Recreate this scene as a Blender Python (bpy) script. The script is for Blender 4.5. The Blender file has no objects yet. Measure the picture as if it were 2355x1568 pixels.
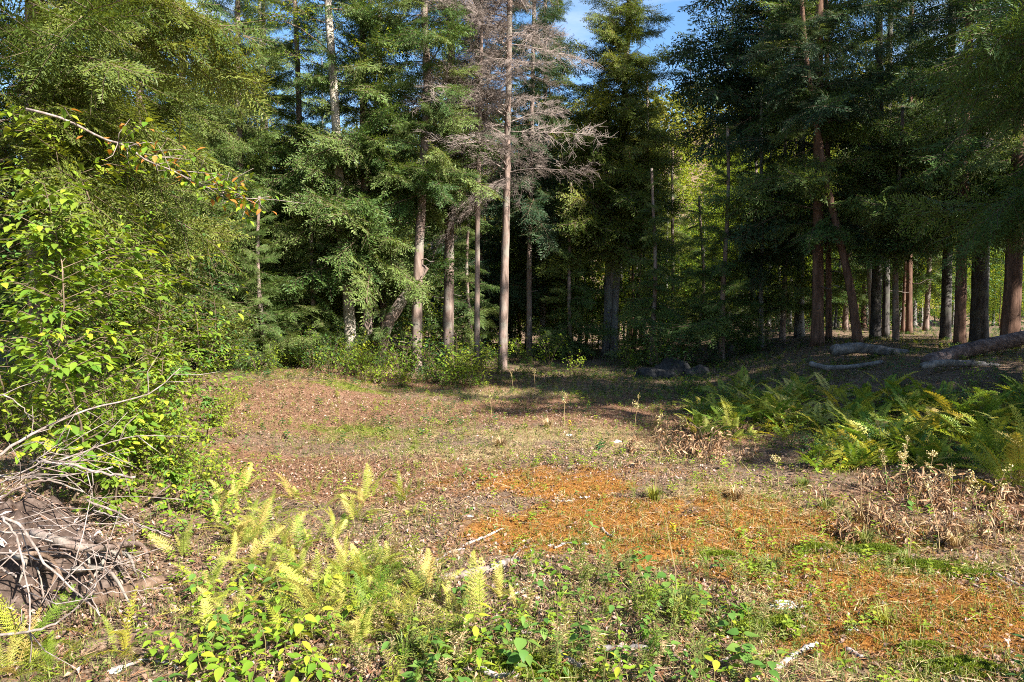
import bpy, math, random
import numpy as np
from mathutils import Vector, Matrix, Euler, Quaternion

# ------------------------------------------------------------------ camera, world, sun, exposure
scene = bpy.context.scene
col = scene.collection
R = random.Random(11)
NR = np.random.RandomState(7)
PITCH = math.radians(3.02)
CAM = Vector((0, 0, 2.0))
cam_data = bpy.data.cameras.new('camera'); cam = bpy.data.objects.new('camera', cam_data); col.objects.link(cam)
cam.location = CAM; cam.rotation_euler = (math.radians(90) - PITCH, 0, 0)
cam_data.sensor_width = 36; cam_data.lens = 24.3; cam_data.clip_start = .05; cam_data.clip_end = 2000
scene.camera = cam

SUN_AZ, SUN_EL = math.radians(132), math.radians(40)     # azimuth clockwise from the view direction: behind, to the right
world = bpy.data.worlds.new('World'); scene.world = world; world.use_nodes = True
wt = world.node_tree; wt.nodes.clear()
wo = wt.nodes.new('ShaderNodeOutputWorld'); bg = wt.nodes.new('ShaderNodeBackground')
sky = wt.nodes.new('ShaderNodeTexSky'); sky.sky_type = 'NISHITA'; sky.sun_disc = False
sky.sun_elevation = SUN_EL; sky.sun_rotation = SUN_AZ; sky.air_density = 1.0; sky.dust_density = .6; sky.ozone_density = 1.5
bg.inputs['Strength'].default_value = .075
hs = wt.nodes.new('ShaderNodeHueSaturation'); hs.inputs['Saturation'].default_value = 1.2; wt.links.new(sky.outputs[0], hs.inputs['Color'])
wtc = wt.nodes.new('ShaderNodeTexCoord'); wmp = wt.nodes.new('ShaderNodeMapping'); wmp.inputs['Scale'].default_value = (1, 1, 3.2); wt.links.new(wtc.outputs['Generated'], wmp.inputs[0])
wn = wt.nodes.new('ShaderNodeTexNoise'); wn.inputs['Scale'].default_value = 3.4; wn.inputs['Detail'].default_value = 7; wn.inputs['Roughness'].default_value = .6; wt.links.new(wmp.outputs[0], wn.inputs['Vector'])
wr = wt.nodes.new('ShaderNodeMapRange'); wr.inputs['From Min'].default_value = .52; wr.inputs['From Max'].default_value = .75; wr.inputs['To Max'].default_value = .55; wt.links.new(wn.outputs[0], wr.inputs[0])
wm = wt.nodes.new('ShaderNodeMixRGB'); wm.inputs[2].default_value = (4.2, 4.5, 5.0, 1); wt.links.new(wr.outputs[0], wm.inputs[0]); wt.links.new(hs.outputs[0], wm.inputs[1])
wt.links.new(wm.outputs[0], bg.inputs[0]); wt.links.new(bg.outputs[0], wo.inputs[0])
sl = bpy.data.lights.new('sun', 'SUN'); sl.energy = 5.0; sl.angle = math.radians(.5); sl.color = (1.0, .955, .88)
so = bpy.data.objects.new('sun', sl); col.objects.link(so); so.location = (20, -20, 30)
SUNV = Vector((math.sin(SUN_AZ) * math.cos(SUN_EL), math.cos(SUN_AZ) * math.cos(SUN_EL), math.sin(SUN_EL)))
so.rotation_mode = 'QUATERNION'; so.rotation_quaternion = SUNV.to_track_quat('Z', 'Y')
vs = scene.view_settings
vs.view_transform = 'Standard'; vs.look = 'None'; vs.gamma = 1; vs.use_curve_mapping = False; vs.exposure = 1.95
cy = scene.cycles
try:
    cy.use_denoising = False; cy.filter_width = 1.0; cy.sample_clamp_indirect = 4; cy.max_bounces = 6; cy.diffuse_bounces = 3; cy.glossy_bounces = 1; cy.transmission_bounces = 3; cy.transparent_max_bounces = 4
except Exception:
    pass

# ------------------------------------------------------------------ helpers
def smooth(a, b, x):
    t = np.clip((np.asarray(x, float) - a) / (b - a), 0, 1); return t * t * (3 - 2 * t)

_perm = np.random.RandomState(3).rand(256, 256)
def vnoise(x, y):
    x = np.asarray(x, float); y = np.asarray(y, float)
    xi = np.floor(x).astype(int); yi = np.floor(y).astype(int); fx = x - xi; fy = y - yi
    fx = fx * fx * (3 - 2 * fx); fy = fy * fy * (3 - 2 * fy)
    g = lambda a, b: _perm[a % 256, b % 256]
    return (g(xi, yi) * (1 - fx) + g(xi + 1, yi) * fx) * (1 - fy) + (g(xi, yi + 1) * (1 - fx) + g(xi + 1, yi + 1) * fx) * fy
def fbm(x, y, o=4):
    s = 0; a = .5; t = 0
    for i in range(o):
        s = s + a * vnoise(x * 2 ** i + 17.3 * i, y * 2 ** i + 5.1 * i); t += a; a *= .5
    return s / t

def height(x, y):
    x = np.asarray(x, float); y = np.asarray(y, float)
    h = .16 * (fbm(x * .45, y * .45, 3) - .5) + .07 * (fbm(x * 2.1 + 9, y * 2.1, 3) - .5)
    h = h + np.where((np.abs(x) < 16) & (y < 30), .075 * (fbm(x * 3.7 + 5, y * 3.7, 2) - .5), 0)
    h = h + .95 * smooth(3.2, 9.5, x - .1 * (y - 12)) * smooth(7.5, 13.5, y)
    h = h + .35 * smooth(-2.6, -5, x) * smooth(2.5, 4.5, y)
    h = h - 2.2 * smooth(32, 70, y)
    rise = smooth(72, 185, y) * np.clip(43 + .12 * x, 18, 80)
    return h + rise + (1.4 * (fbm(x * .05, y * .05, 3) - .5)) * smooth(24, 60, y)
def hz(x, y): return float(height(x, y))

def ray(u, v):
    dx = (u - 1177) / 1590.; dy = (784 - v) / 1590.; s, c = math.sin(PITCH), math.cos(PITCH)
    return Vector((dx, c + dy * s, -s + dy * c))
def at(u, v):                       # a place on the ground
    d = ray(u, v); lo = .5
    t = lo
    while t < 90:
        p = CAM + d * t
        if p.z <= hz(p.x, p.y): break
        t *= 1.015
    return Vector((p.x, p.y, hz(p.x, p.y)))
def dep(u, v, Y):                   # a place in the air at distance Y
    d = ray(u, v); return CAM + d * (Y / d.y)

def mesh_np(name, V, F, mats, mi=None, smoothf=False):
    V = np.ascontiguousarray(V, np.float32); F = np.ascontiguousarray(F, np.int32)
    m = bpy.data.meshes.new(name); n = len(F); k = F.shape[1]
    m.vertices.add(len(V)); m.vertices.foreach_set('co', V.ravel())
    m.loops.add(n * k); m.loops.foreach_set('vertex_index', F.ravel())
    m.polygons.add(n); m.polygons.foreach_set('loop_start', np.arange(0, n * k, k, dtype=np.int32))
    m.polygons.foreach_set('loop_total', np.full(n, k, np.int32))
    for a in (mats if isinstance(mats, (list, tuple)) else [mats]): m.materials.append(a)
    if mi is not None: m.polygons.foreach_set('material_index', np.ascontiguousarray(mi, np.int32))
    if smoothf: m.polygons.foreach_set('use_smooth', np.ones(n, bool))
    m.update(); m.validate(); return m

class Geo:                          # collects triangles
    def __init__(s): s.V = []; s.F = []; s.M = []; s.n = 0
    def add(s, V, F, m=0):
        V = np.asarray(V, float); F = np.asarray(F, int)
        s.V.append(V); s.F.append(F + s.n); s.M.append(np.full(len(F), m)); s.n += len(V)
    def mesh(s, name, mats, smoothf=False):
        return mesh_np(name, np.concatenate(s.V), np.concatenate(s.F), mats, np.concatenate(s.M), smoothf)
    def arrays(s): return np.concatenate(s.V), np.concatenate(s.F), np.concatenate(s.M)

def stamp(V, F, mats):              # template stamped at many 4x4s -> V, F
    V = np.asarray(V, float); M = np.asarray(mats, float); n = len(M)
    W = np.einsum('nij,kj->nki', M[:, :3, :3], V) + M[:, None, :3, 3]
    Fn = np.asarray(F)[None] + (np.arange(n) * len(V))[:, None, None]
    return W.reshape(-1, 3), Fn.reshape(-1, np.asarray(F).shape[1])

def rotmats(az, pitch, roll, scale, pos):   # X axis forward; yaw, pitch, roll
    ca, sa = np.cos(az), np.sin(az); cp, sp = np.cos(pitch), np.sin(pitch); cr, sr = np.cos(roll), np.sin(roll)
    n = len(az); M = np.zeros((n, 4, 4)); M[:, 3, 3] = 1
    M[:, 0, 0] = ca * cp; M[:, 1, 0] = sa * cp; M[:, 2, 0] = sp
    M[:, 0, 1] = -sa * cr - ca * sp * sr * -1 * -1; M[:, 1, 1] = ca * cr - sa * sp * sr; M[:, 2, 1] = cp * sr
    M[:, 0, 2] = sa * sr - ca * sp * cr; M[:, 1, 2] = -ca * sr - sa * sp * cr; M[:, 2, 2] = cp * cr
    s = np.asarray(scale, float)
    if s.ndim == 1: s = np.repeat(s[:, None], 3, 1)
    M[:, :3, :3] *= s[:, None, :]
    M[:, :3, 3] = pos
    return M

def tube(g, pts, rads, sides=6, m=0, rough=0.0, rng=None, cap=True):
    pts = np.asarray(pts, float); rads = np.asarray(rads, float); n = len(pts)
    T = np.gradient(pts, axis=0); T /= np.linalg.norm(T, axis=1)[:, None] + 1e-9
    ref = np.array([0, 0, 1.]) if abs(T[0, 2]) < .8 else np.array([1., 0, 0])
    A = np.cross(T, ref); A /= np.linalg.norm(A, axis=1)[:, None] + 1e-9; B = np.cross(T, A)
    th = np.arange(sides) * 2 * math.pi / sides
    rr = rads[:, None] * np.ones(sides)
    if rough: rr = rr * (1 + rough * (rng or NR).uniform(-1, 1, rr.shape))
    V = pts[:, None] + rr[..., None] * (np.cos(th)[None, :, None] * A[:, None] + np.sin(th)[None, :, None] * B[:, None])
    V = V.reshape(-1, 3); F = []
    for i in range(n - 1):
        for j in range(sides):
            a = i * sides + j; b = i * sides + (j + 1) % sides
            F += [(a, b, b + sides), (a, b + sides, a + sides)]
    if cap:
        for base in (0, (n - 1) * sides):
            for j in range(1, sides - 1):
                F.append((base, base + j, base + j + 1) if base else (base, base + j + 1, base + j))
    g.add(V, F, m)

def resample(P, n):
    P = np.asarray([tuple(p) for p in P], float); k = len(P)
    if k == 2: 
        t = np.linspace(0, 1, n)[:, None]; return P[0] * (1 - t) + P[1] * t
    out = []
    Q = np.vstack([2 * P[0] - P[1], P, 2 * P[-1] - P[-2]])
    for s in np.linspace(0, k - 1 - 1e-6, n):
        i = int(s); t = s - i; a, b, c, d = Q[i], Q[i + 1], Q[i + 2], Q[i + 3]
        out.append(.5 * (2 * b + (c - a) * t + (2 * a - 5 * b + 4 * c - d) * t * t + (3 * b - a - 3 * c + d) * t ** 3))
    return np.array(out)

def tag(o, label=None, cat=None, group=None, kind=None):
    for k, v in (('label', label), ('category', cat), ('group', group), ('kind', kind)):
        if v: o[k] = v
    return o
def empty(name, loc, label, cat, group=None, rz=0):
    o = bpy.data.objects.new(name, None); o.empty_display_size = .1; col.objects.link(o)
    o.location = loc; o.rotation_euler = (0, 0, rz); return tag(o, label, cat, group)
def obj(name, me, parent=None, loc=None, rot=None, sc=None):
    o = bpy.data.objects.new(name, me); col.objects.link(o)
    if parent is not None: o.parent = parent
    if loc is not None: o.location = loc
    if rot is not None: o.rotation_euler = rot
    if sc is not None: o.scale = sc if hasattr(sc, '__len__') else (sc,) * 3
    return o
def objm(name, me, parent, M):
    o = bpy.data.objects.new(name, me); col.objects.link(o); o.parent = parent
    o.matrix_local = Matrix(M.tolist()); return o

def pick(x, edges, words):
    k_ = 0
    while k_ < len(edges) and x > edges[k_]: k_ += 1
    return words[k_]
HUE = {'broad': 'mid green', 'broady': 'yellow-green', 'broadd': 'dark green', 'ferng': 'green', 'fern': 'yellow', 'leafbig': 'yellow-green', 'leafgreen': 'green', 'heart': 'grey-green'}
def bank_place(u, v): return pick(v, (925, 1000), ('at the back of the bank, ', 'midway up the bank, ', 'at the front of the bank, ')) + pick(u, (1780, 1930, 2080, 2240), ('near the boulder heap', 'below the curved grey log', 'below the shorter grey log', 'under the long trunk', 'at the right edge'))
def thicket_place(u, Y): return pick(Y, (8.5, 11.5), ('front row behind ', 'second row behind ', 'deep behind ')) + pick(u, (110, 230, 340, 430), ('the brush pile', 'the slanting dead branch', 'the dead branch tips', 'the knee-high bush', 'the rim of the needle floor'))
def foot_place(u): return pick(u, (600, 740, 840, 920, 1000, 1060), ('at the mouth of the dark hollow', 'left of the pale barked tree', 'around the pale barked tree', 'under the leaning trunk', 'by the lichen-flecked trunk', 'at the reddish pink trunk', 'beside the dead conifer'))
def shade_place(u): return pick(u, (1230, 1380, 1480, 1620, 1760), ('by the dead conifer', 'left of the twin trunks', 'at the twin grey trunks', 'behind the boulder heap', 'behind the left end of the ferns', 'before the red-brown trunk'))
def front_place(u, v): return pick(v, (1400, 1500, 1570), ('back of the group, ', 'middle of the group, ', 'front of the group, ', 'cut by the bottom edge, ')) + pick(u, (500, 600, 700, 800, 920), ('right of the sunken log', 'beside the white upright twig', 'left of the largest fern', 'below the largest fern', 'right of the largest fern', 'near the bleached log'))
def woods_place(u): return pick(u, (400, 750, 1050, 1300, 1500, 1800, 2050), ('behind the left thicket', 'left of the pale barked tree', 'behind the leaning trunk', 'behind the dead conifer', 'behind the twin grey trunks', 'under the sky gap', 'behind the large red-brown trunk', 'behind the long fallen log'))
def u_of(x, y): return 1177 + 1590 * x / max(.1, y)
# ------------------------------------------------------------------ materials
def nt_new(name):
    m = bpy.data.materials.new(name); m.use_nodes = True; t = m.node_tree; t.nodes.clear()
    return m, t
def ramp(t, cols, interp='LINEAR'):
    r = t.nodes.new('ShaderNodeValToRGB'); r.color_ramp.interpolation = interp
    e = r.color_ramp.elements
    while len(e) < len(cols): e.new(.5)
    for i, (p, c) in enumerate(cols): e[i].position = p; e[i].color = (*c, 1)
    return r
def math_node(t, op, a=None, b=None, c=None):
    n = t.nodes.new('ShaderNodeMath'); n.operation = op
    for i, x in enumerate((a, b, c)):
        if x is None: continue
        if isinstance(x, (int, float)): n.inputs[i].default_value = x
        else: t.links.new(x, n.inputs[i])
    return n.outputs[0]
def spread_cols(cs): return [(i / max(1, len(cs) - 1), c) for i, c in enumerate(cs)]

def leaf_mat(name, cs, transl=.35, rough=.45, spec=.16, tcol=(1.25, 1.1, .5), island=.75):
    m, t = nt_new(name)
    out = t.nodes.new('ShaderNodeOutputMaterial'); geo = t.nodes.new('ShaderNodeNewGeometry'); oi = t.nodes.new('ShaderNodeObjectInfo')
    f = math_node(t, 'ADD', math_node(t, 'MULTIPLY', geo.outputs['Random Per Island'], island), math_node(t, 'MULTIPLY', oi.outputs['Random'], 1 - island))
    r = ramp(t, spread_cols(cs)); t.links.new(f, r.inputs[0])
    p = t.nodes.new('ShaderNodeBsdfPrincipled'); p.inputs['Roughness'].default_value = rough; p.inputs['Specular IOR Level'].default_value = spec
    t.links.new(r.outputs[0], p.inputs['Base Color'])
    if transl > 0:
        tr = t.nodes.new('ShaderNodeBsdfTranslucent'); mx = t.nodes.new('ShaderNodeMixRGB'); mx.blend_type = 'MULTIPLY'; mx.inputs[0].default_value = 1
        mx.inputs[2].default_value = (*tcol, 1); t.links.new(r.outputs[0], mx.inputs[1]); t.links.new(mx.outputs[0], tr.inputs[0])
        ms = t.nodes.new('ShaderNodeMixShader'); ms.inputs[0].default_value = transl
        t.links.new(p.outputs[0], ms.inputs[1]); t.links.new(tr.outputs[0], ms.inputs[2]); t.links.new(ms.outputs[0], out.inputs[0])
    else: t.links.new(p.outputs[0], out.inputs[0])
    return m

def bark_mat(name, c1, c2, c3, scale=9, stretch=.18, bump=.6, lich=None):
    m, t = nt_new(name)
    out = t.nodes.new('ShaderNodeOutputMaterial'); tc = t.nodes.new('ShaderNodeTexCoord'); mp = t.nodes.new('ShaderNodeMapping')
    mp.inputs['Scale'].default_value = (1, 1, stretch); t.links.new(tc.outputs['Object'], mp.inputs[0])
    n = t.nodes.new('ShaderNodeTexNoise'); n.inputs['Scale'].default_value = scale; n.inputs['Detail'].default_value = 6; n.inputs['Roughness'].default_value = .7
    t.links.new(mp.outputs[0], n.inputs['Vector'])
    r = ramp(t, [(.32, c1), (.5, c2), (.68, c3)]); t.links.new(n.outputs[0], r.inputs[0])
    colr = r.outputs[0]
    if lich:
        n2 = t.nodes.new('ShaderNodeTexNoise'); n2.inputs['Scale'].default_value = 2.3; n2.inputs['Detail'].default_value = 5; t.links.new(tc.outputs['Object'], n2.inputs['Vector'])
        r2 = ramp(t, [(.5, (0, 0, 0)), (.62, (1, 1, 1))]); t.links.new(n2.outputs[0], r2.inputs[0])
        mx = t.nodes.new('ShaderNodeMixRGB'); mx.inputs[2].default_value = (*lich, 1); t.links.new(math_node(t, 'MULTIPLY', r2.outputs[0], .6), mx.inputs[0]); t.links.new(colr, mx.inputs[1]); colr = mx.outputs[0]
    p = t.nodes.new('ShaderNodeBsdfPrincipled'); p.inputs['Roughness'].default_value = .9; p.inputs['Specular IOR Level'].default_value = .15
    t.links.new(colr, p.inputs['Base Color'])
    b = t.nodes.new('ShaderNodeBump'); b.inputs['Strength'].default_value = bump; b.inputs['Distance'].default_value = .03
    t.links.new(n.outputs[0], b.inputs['Height']); t.links.new(b.outputs[0], p.inputs['Normal']); t.links.new(p.outputs[0], out.inputs[0])
    return m

M = {}
M['bark'] = bark_mat('bark_hemlock', (.05, .035, .028), (.17, .12, .095), (.30, .22, .185), lich=(.22, .21, .17))
M['bark_grey'] = bark_mat('bark_grey', (.05, .045, .04), (.14, .125, .115), (.24, .22, .20), lich=(.19, .2, .16))
M['bark_red'] = bark_mat('bark_red', (.035, .02, .014), (.11, .062, .042), (.2, .12, .085))
M['bark_dark'] = bark_mat('bark_dark', (.02, .017, .015), (.06, .052, .047), (.13, .115, .105), lich=(.1, .1, .075))
M['bark_pale'] = bark_mat('bark_pale', (.10, .08, .06), (.32, .27, .22), (.5, .45, .39), scale=5, stretch=.5, bump=.35, lich=(.2, .19, .13))
M['deadwood'] = bark_mat('deadwood', (.07, .052, .042), (.19, .15, .125), (.33, .28, .25), scale=14, stretch=.3, bump=.35)
M['twigdead'] = bark_mat('dead_twig', (.11, .085, .07), (.21, .165, .14), (.32, .26, .225), scale=6)
M['bleach'] = bark_mat('bleached_wood', (.11, .085, .068), (.29, .25, .22), (.46, .42, .39), scale=16, stretch=.3, bump=.3)
M['logdark'] = bark_mat('log_bark', (.03, .02, .018), (.12, .085, .078), (.24, .19, .18), scale=7, stretch=1, bump=.8)
M['logwarm'] = bark_mat('rotten_wood', (.03, .018, .011), (.11, .07, .045), (.22, .15, .105), scale=12, stretch=.3, bump=.9)
M['loggrey'] = bark_mat('log_grey', (.04, .036, .033), (.13, .12, .112), (.25, .23, .22), scale=8, stretch=1, bump=.7)
M['twig'] = bark_mat('twig', (.05, .035, .022), (.12, .085, .055), (.2, .15, .1))
M['stem'] = leaf_mat('stem_green', [(.12, .12, .04), (.16, .11, .05)], 0)
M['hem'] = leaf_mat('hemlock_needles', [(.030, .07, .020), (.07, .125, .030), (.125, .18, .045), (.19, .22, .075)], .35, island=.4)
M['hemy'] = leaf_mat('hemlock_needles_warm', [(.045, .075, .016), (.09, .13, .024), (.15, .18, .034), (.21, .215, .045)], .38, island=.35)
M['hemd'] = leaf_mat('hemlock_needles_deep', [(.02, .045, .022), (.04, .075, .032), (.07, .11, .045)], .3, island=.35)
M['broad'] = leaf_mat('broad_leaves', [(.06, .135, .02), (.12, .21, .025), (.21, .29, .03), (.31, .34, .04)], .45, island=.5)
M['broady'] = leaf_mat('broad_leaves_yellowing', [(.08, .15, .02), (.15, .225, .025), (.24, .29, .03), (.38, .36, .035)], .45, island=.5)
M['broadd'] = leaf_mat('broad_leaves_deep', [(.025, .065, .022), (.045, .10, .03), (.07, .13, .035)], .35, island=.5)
M['far'] = leaf_mat('far_leaves', [(.055, .085, .02), (.11, .14, .03), (.17, .18, .04), (.27, .23, .05)], .4)
M['fern'] = leaf_mat('fern_fronds', [(.16, .22, .035), (.28, .32, .05), (.42, .41, .09), (.52, .46, .13), (.42, .27, .09)], .4, island=.15)
M['ferng'] = leaf_mat('fern_fronds_green', [(.08, .16, .022), (.17, .25, .03), (.29, .32, .04), (.42, .33, .05)], .4, island=.15)
M['leafbig'] = leaf_mat('sapling_leaves', [(.09, .19, .02), (.15, .26, .025), (.24, .33, .03), (.42, .42, .04)], .45, island=0.0)
M['leafgreen'] = leaf_mat('seedling_leaves_green', [(.07, .16, .03), (.11, .21, .04), (.17, .26, .05)], .4, island=0.0)
M['leafdark'] = leaf_mat('shoot_leaves', [(.03, .07, .02), (.05, .1, .025)], .3, island=0.0)
M['dead'] = leaf_mat('dead_leaves', [(.12, .06, .03), (.24, .14, .075), (.38, .24, .13), (.5, .37, .22)], .15, tcol=(1.2, .8, .5))
M['litter'] = leaf_mat('leaf_litter', [(.06, .032, .02), (.13, .075, .045), (.2, .12, .075), (.27, .165, .115), (.3, .21, .17), (.48, .4, .37)], .05, spec=.25)
M['rust'] = leaf_mat('rusty_needles', [(.10, .045, .022), (.17, .08, .04), (.25, .13, .07)], .05)
M['straw'] = leaf_mat('straw', [(.16, .09, .045), (.3, .2, .1), (.42, .31, .16), (.5, .4, .24)], .15)
M['grass'] = leaf_mat('grass_blades', [(.07, .11, .025), (.13, .17, .04), (.2, .22, .06), (.34, .3, .12)], .3)
M['tuss'] = leaf_mat('tussock_blades', [(.14, .17, .03), (.24, .25, .04), (.33, .3, .08)], .3)
M['mossg'] = leaf_mat('moss_green', [(.06, .10, .01), (.12, .16, .015), (.19, .22, .02)], .3)
M['mosso'] = leaf_mat('moss_orange', [(.13, .045, .012), (.23, .09, .018), (.31, .13, .03), (.24, .17, .028), (.36, .2, .06), (.16, .15, .024)], .2)
M['seed'] = leaf_mat('seed_heads', [(.35, .26, .12), (.5, .42, .22), (.45, .38, .08)], .2)
M['yellow'] = leaf_mat('goldenrod_flowers', [(.5, .36, .02), (.6, .46, .03)], .2)
M['autumn'] = leaf_mat('autumn_leaves', [(.3, .07, .02), (.36, .14, .03), (.4, .22, .04)], .35)
M['stone'] = bark_mat('pale_stone', (.3, .3, .27), (.6, .62, .57), (.7, .72, .68), scale=12, stretch=1, bump=.5)
M['rock'] = bark_mat('dark_rock', (.012, .012, .012), (.028, .028, .028), (.05, .05, .048), scale=7, stretch=1, bump=.9)
M['soil'] = bark_mat('soil', (.022, .015, .011), (.06, .04, .03), (.13, .095, .075), scale=9, stretch=1, bump=.9)  # mound soil, base tone darkened to stand in for the shade over it

# ------------------------------------------------------------------ ground cover fields (what grows where)
def blobs(lst):
    c = []
    for (u, v, rx, ry, w) in lst:
        p = at(u, v); c.append((p.x, p.y, rx, ry, w))
    return c
B_OR = blobs([(1300, 1130, 1.0, .4, .9), (1700, 1250, .9, .35, 1), (1800, 1330, .8, .3, 1), (2210, 1390, .8, .3, 1), (2310, 1480, .5, .25, 1), (1460, 1245, .8, .3, .9), (2120, 1440, .7, .2, 1), (1950, 1400, .5, .2, .9), (1400, 1215, 1.3, .55, 1), (1560, 1270, .9, .4, 1), (1900, 1235, 1.2, .4, 1), (2080, 1380, 1.0, .45, 1), (1780, 1215, 1, .3, .8), (1500, 1160, 1.2, .4, .8),
              (2250, 1430, .6, .4, 1), (1620, 1190, .9, .4, .9), (1850, 1310, .8, .3, .9), (1250, 1190, .6, .4, .8), (2000, 1480, .6, .25, .7), (1200, 1110, 1.2, .6, .5), (1350, 1090, 1, .5, .5), (2200, 1500, .5, .2, .8)])
B_GR = blobs([(2150, 1310, .55, .14, 1), (2000, 1268, .5, .14, 1), (1750, 1440, .35, .2, 1), (1200, 1535, .5, .16, 1), (2200, 1545, .5, .14, 1), (860, 985, 1.2, .5, .7),
              (960, 1035, 1, .5, .7), (800, 1010, .8, .4, .6), (1540, 1380, .3, .15, .7), (1360, 1250, .5, .12, .6), (1650, 1280, .4, .12, .7), (760, 880, 3, .5, .6), (1850, 1270, .5, .12, .6)])
B_TAN = blobs([(1250, 1000, 1.4, .7, 1), (1120, 1045, .9, .4, 1), (1400, 1030, 1, .4, .8), (1650, 1140, .9, .5, 1), (1900, 1200, 1.3, .35, .8), (1150, 905, 2.5, .6, .7), (2150, 1230, .8, .3, .9), (1280, 890, 2.5, .4, .6),
               (2060, 1330, .4, .2, .6), (1850, 1400, .6, .3, .4), (1000, 1180, .6, .4, .3)])
B_RED = blobs([(700, 930, 3.2, 2.6, 1), (900, 885, 3, 1.5, 1), (1350, 945, 3, 2, 1), (760, 1090, 1.6, .8, 1), (850, 1130, 1.2, .5, .9), (620, 1060, .8, .6, .8), (1250, 960, 2, 1, .6), (1050, 890, 2.5, 1, .8), (2200, 1150, 1.5, .7, .7), (1560, 1010, 1.5, .8, .7)])
B_FORB = blobs([(1420, 870, 5, 2.0, 1), (1500, 1060, 1.0, .35, .7), (1350, 1065, .8, .3, 1), (1650, 900, 4, 2, 1), (1780, 1350, .35, .4, .8), (1950, 1170, .6, .25, .6), (1000, 1500, .8, .3, .5), (1550, 1420, .7, .35, .5), (950, 985, 1.2, .6, .5), (640, 870, 4, .7, .8)])
def field(bl, x, y):
    f = np.zeros(np.shape(x))
    for (cx, cy_, rx, ry, w) in bl:
        d = ((x - cx) / rx) ** 2 + ((y - cy_) / ry) ** 2
        f = np.maximum(f, w * np.exp(-d * .8))
    n = fbm(x * 1.3 + 31, y * 1.3 + 7, 4) - .5
    n2 = fbm(x * 4.5 + 3, y * 4.5 + 11, 3) - .5
    return np.clip(f + (n * 1.3 + n2 * 1.0) * np.sqrt(np.clip(f, 0, 1)), 0, 1)

# ------------------------------------------------------------------ ground sheet
def build_ground():
    ys = np.concatenate([np.linspace(-25, 1.4, 30), 1.5 * (260. / 1.5) ** np.linspace(0, 1, 330), [330, 450, 700]])
    xs = np.sinh(np.linspace(-5.2, 5.2, 331)) / math.sinh(5.2) * 500
    X, Y = np.meshgrid(xs, ys); Z = height(X, Y)
    near = (np.abs(X) < 14) & (Y > 1.5) & (Y < 20)
    Z = Z + np.where(near, .035 * (fbm(X * 9, Y * 9, 2) - .5), 0)
    V = np.stack([X, Y, Z], -1).reshape(-1, 3); nr, nc = X.shape
    i = np.arange(nr - 1)[:, None] * nc + np.arange(nc - 1)[None]
    F = np.stack([i, i + 1, i + nc + 1, i + nc], -1).reshape(-1, 4)
    m, t = nt_new('forest_floor')
    me = mesh_np('ground', V, F, m, smoothf=True)
    x, y = V[:, 0], V[:, 1]
    for nm, b in (('orange', B_OR), ('green', B_GR), ('tan', B_TAN), ('red', B_RED)):
        a = me.attributes.new(nm, 'FLOAT', 'POINT'); a.data.foreach_set('value', field(b, x, y).astype(np.float32))
    out = t.nodes.new('ShaderNodeOutputMaterial'); p = t.nodes.new('ShaderNodeBsdfPrincipled'); p.inputs['Roughness'].default_value = .95; p.inputs['Specular IOR Level'].default_value = .1
    tc = t.nodes.new('ShaderNodeTexCoord')
    def noise(s, d=5, r=.65):
        n = t.nodes.new('ShaderNodeTexNoise'); n.inputs['Scale'].default_value = s; n.inputs['Detail'].default_value = d; n.inputs['Roughness'].default_value = r
        t.links.new(tc.outputs['Object'], n.inputs['Vector']); return n.outputs[0]
    fine = noise(38, 6, .75); mid = noise(6, 5, .7)
    def cr(c): 
        r = ramp(t, [(.3, c[0]), (.5, c[1]), (.68, c[2])]); t.links.new(fine, r.inputs[0]); return r.outputs[0]
    cur = cr([(.022, .014, .009), (.13, .085, .055), (.31, .225, .16)])
    def layer(cur, attr, cols, k):
        at_ = t.nodes.new('ShaderNodeAttribute'); at_.attribute_name = attr
        f = math_node(t, 'ADD', at_.outputs['Fac'], math_node(t, 'MULTIPLY', math_node(t, 'SUBTRACT', mid, .5), 1.2))
        mr = t.nodes.new('ShaderNodeMapRange'); mr.inputs['From Min'].default_value = k; mr.inputs['From Max'].default_value = k + .3; t.links.new(f, mr.inputs[0])
        mx = t.nodes.new('ShaderNodeMixRGB'); t.links.new(mr.outputs[0], mx.inputs[0]); t.links.new(cur, mx.inputs[1]); t.links.new(cr(cols), mx.inputs[2]); return mx.outputs[0]
    cur = layer(cur, 'red', [(.03, .014, .008), (.16, .085, .05), (.34, .205, .13)], .2)
    cur = layer(cur, 'tan', [(.06, .04, .018), (.23, .165, .08), (.42, .33, .19)], .3)
    cur = layer(cur, 'orange', [(.06, .022, .006), (.23, .095, .02), (.40, .2, .05)], .25)
    cur = layer(cur, 'green', [(.025, .035, .006), (.11, .13, .018), (.21, .22, .035)], .35)
    t.links.new(cur, p.inputs['Base Color'])
    b = t.nodes.new('ShaderNodeBump'); b.inputs['Strength'].default_value = .9; b.inputs['Distance'].default_value = .03
    t.links.new(fine, b.inputs['Height']); t.links.new(b.outputs[0], p.inputs['Normal']); t.links.new(p.outputs[0], out.inputs[0])
    o = obj('ground', me); tag(o, 'forest clearing floor of moss, needles and dry grass', None, None, 'structure')
build_ground()

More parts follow.
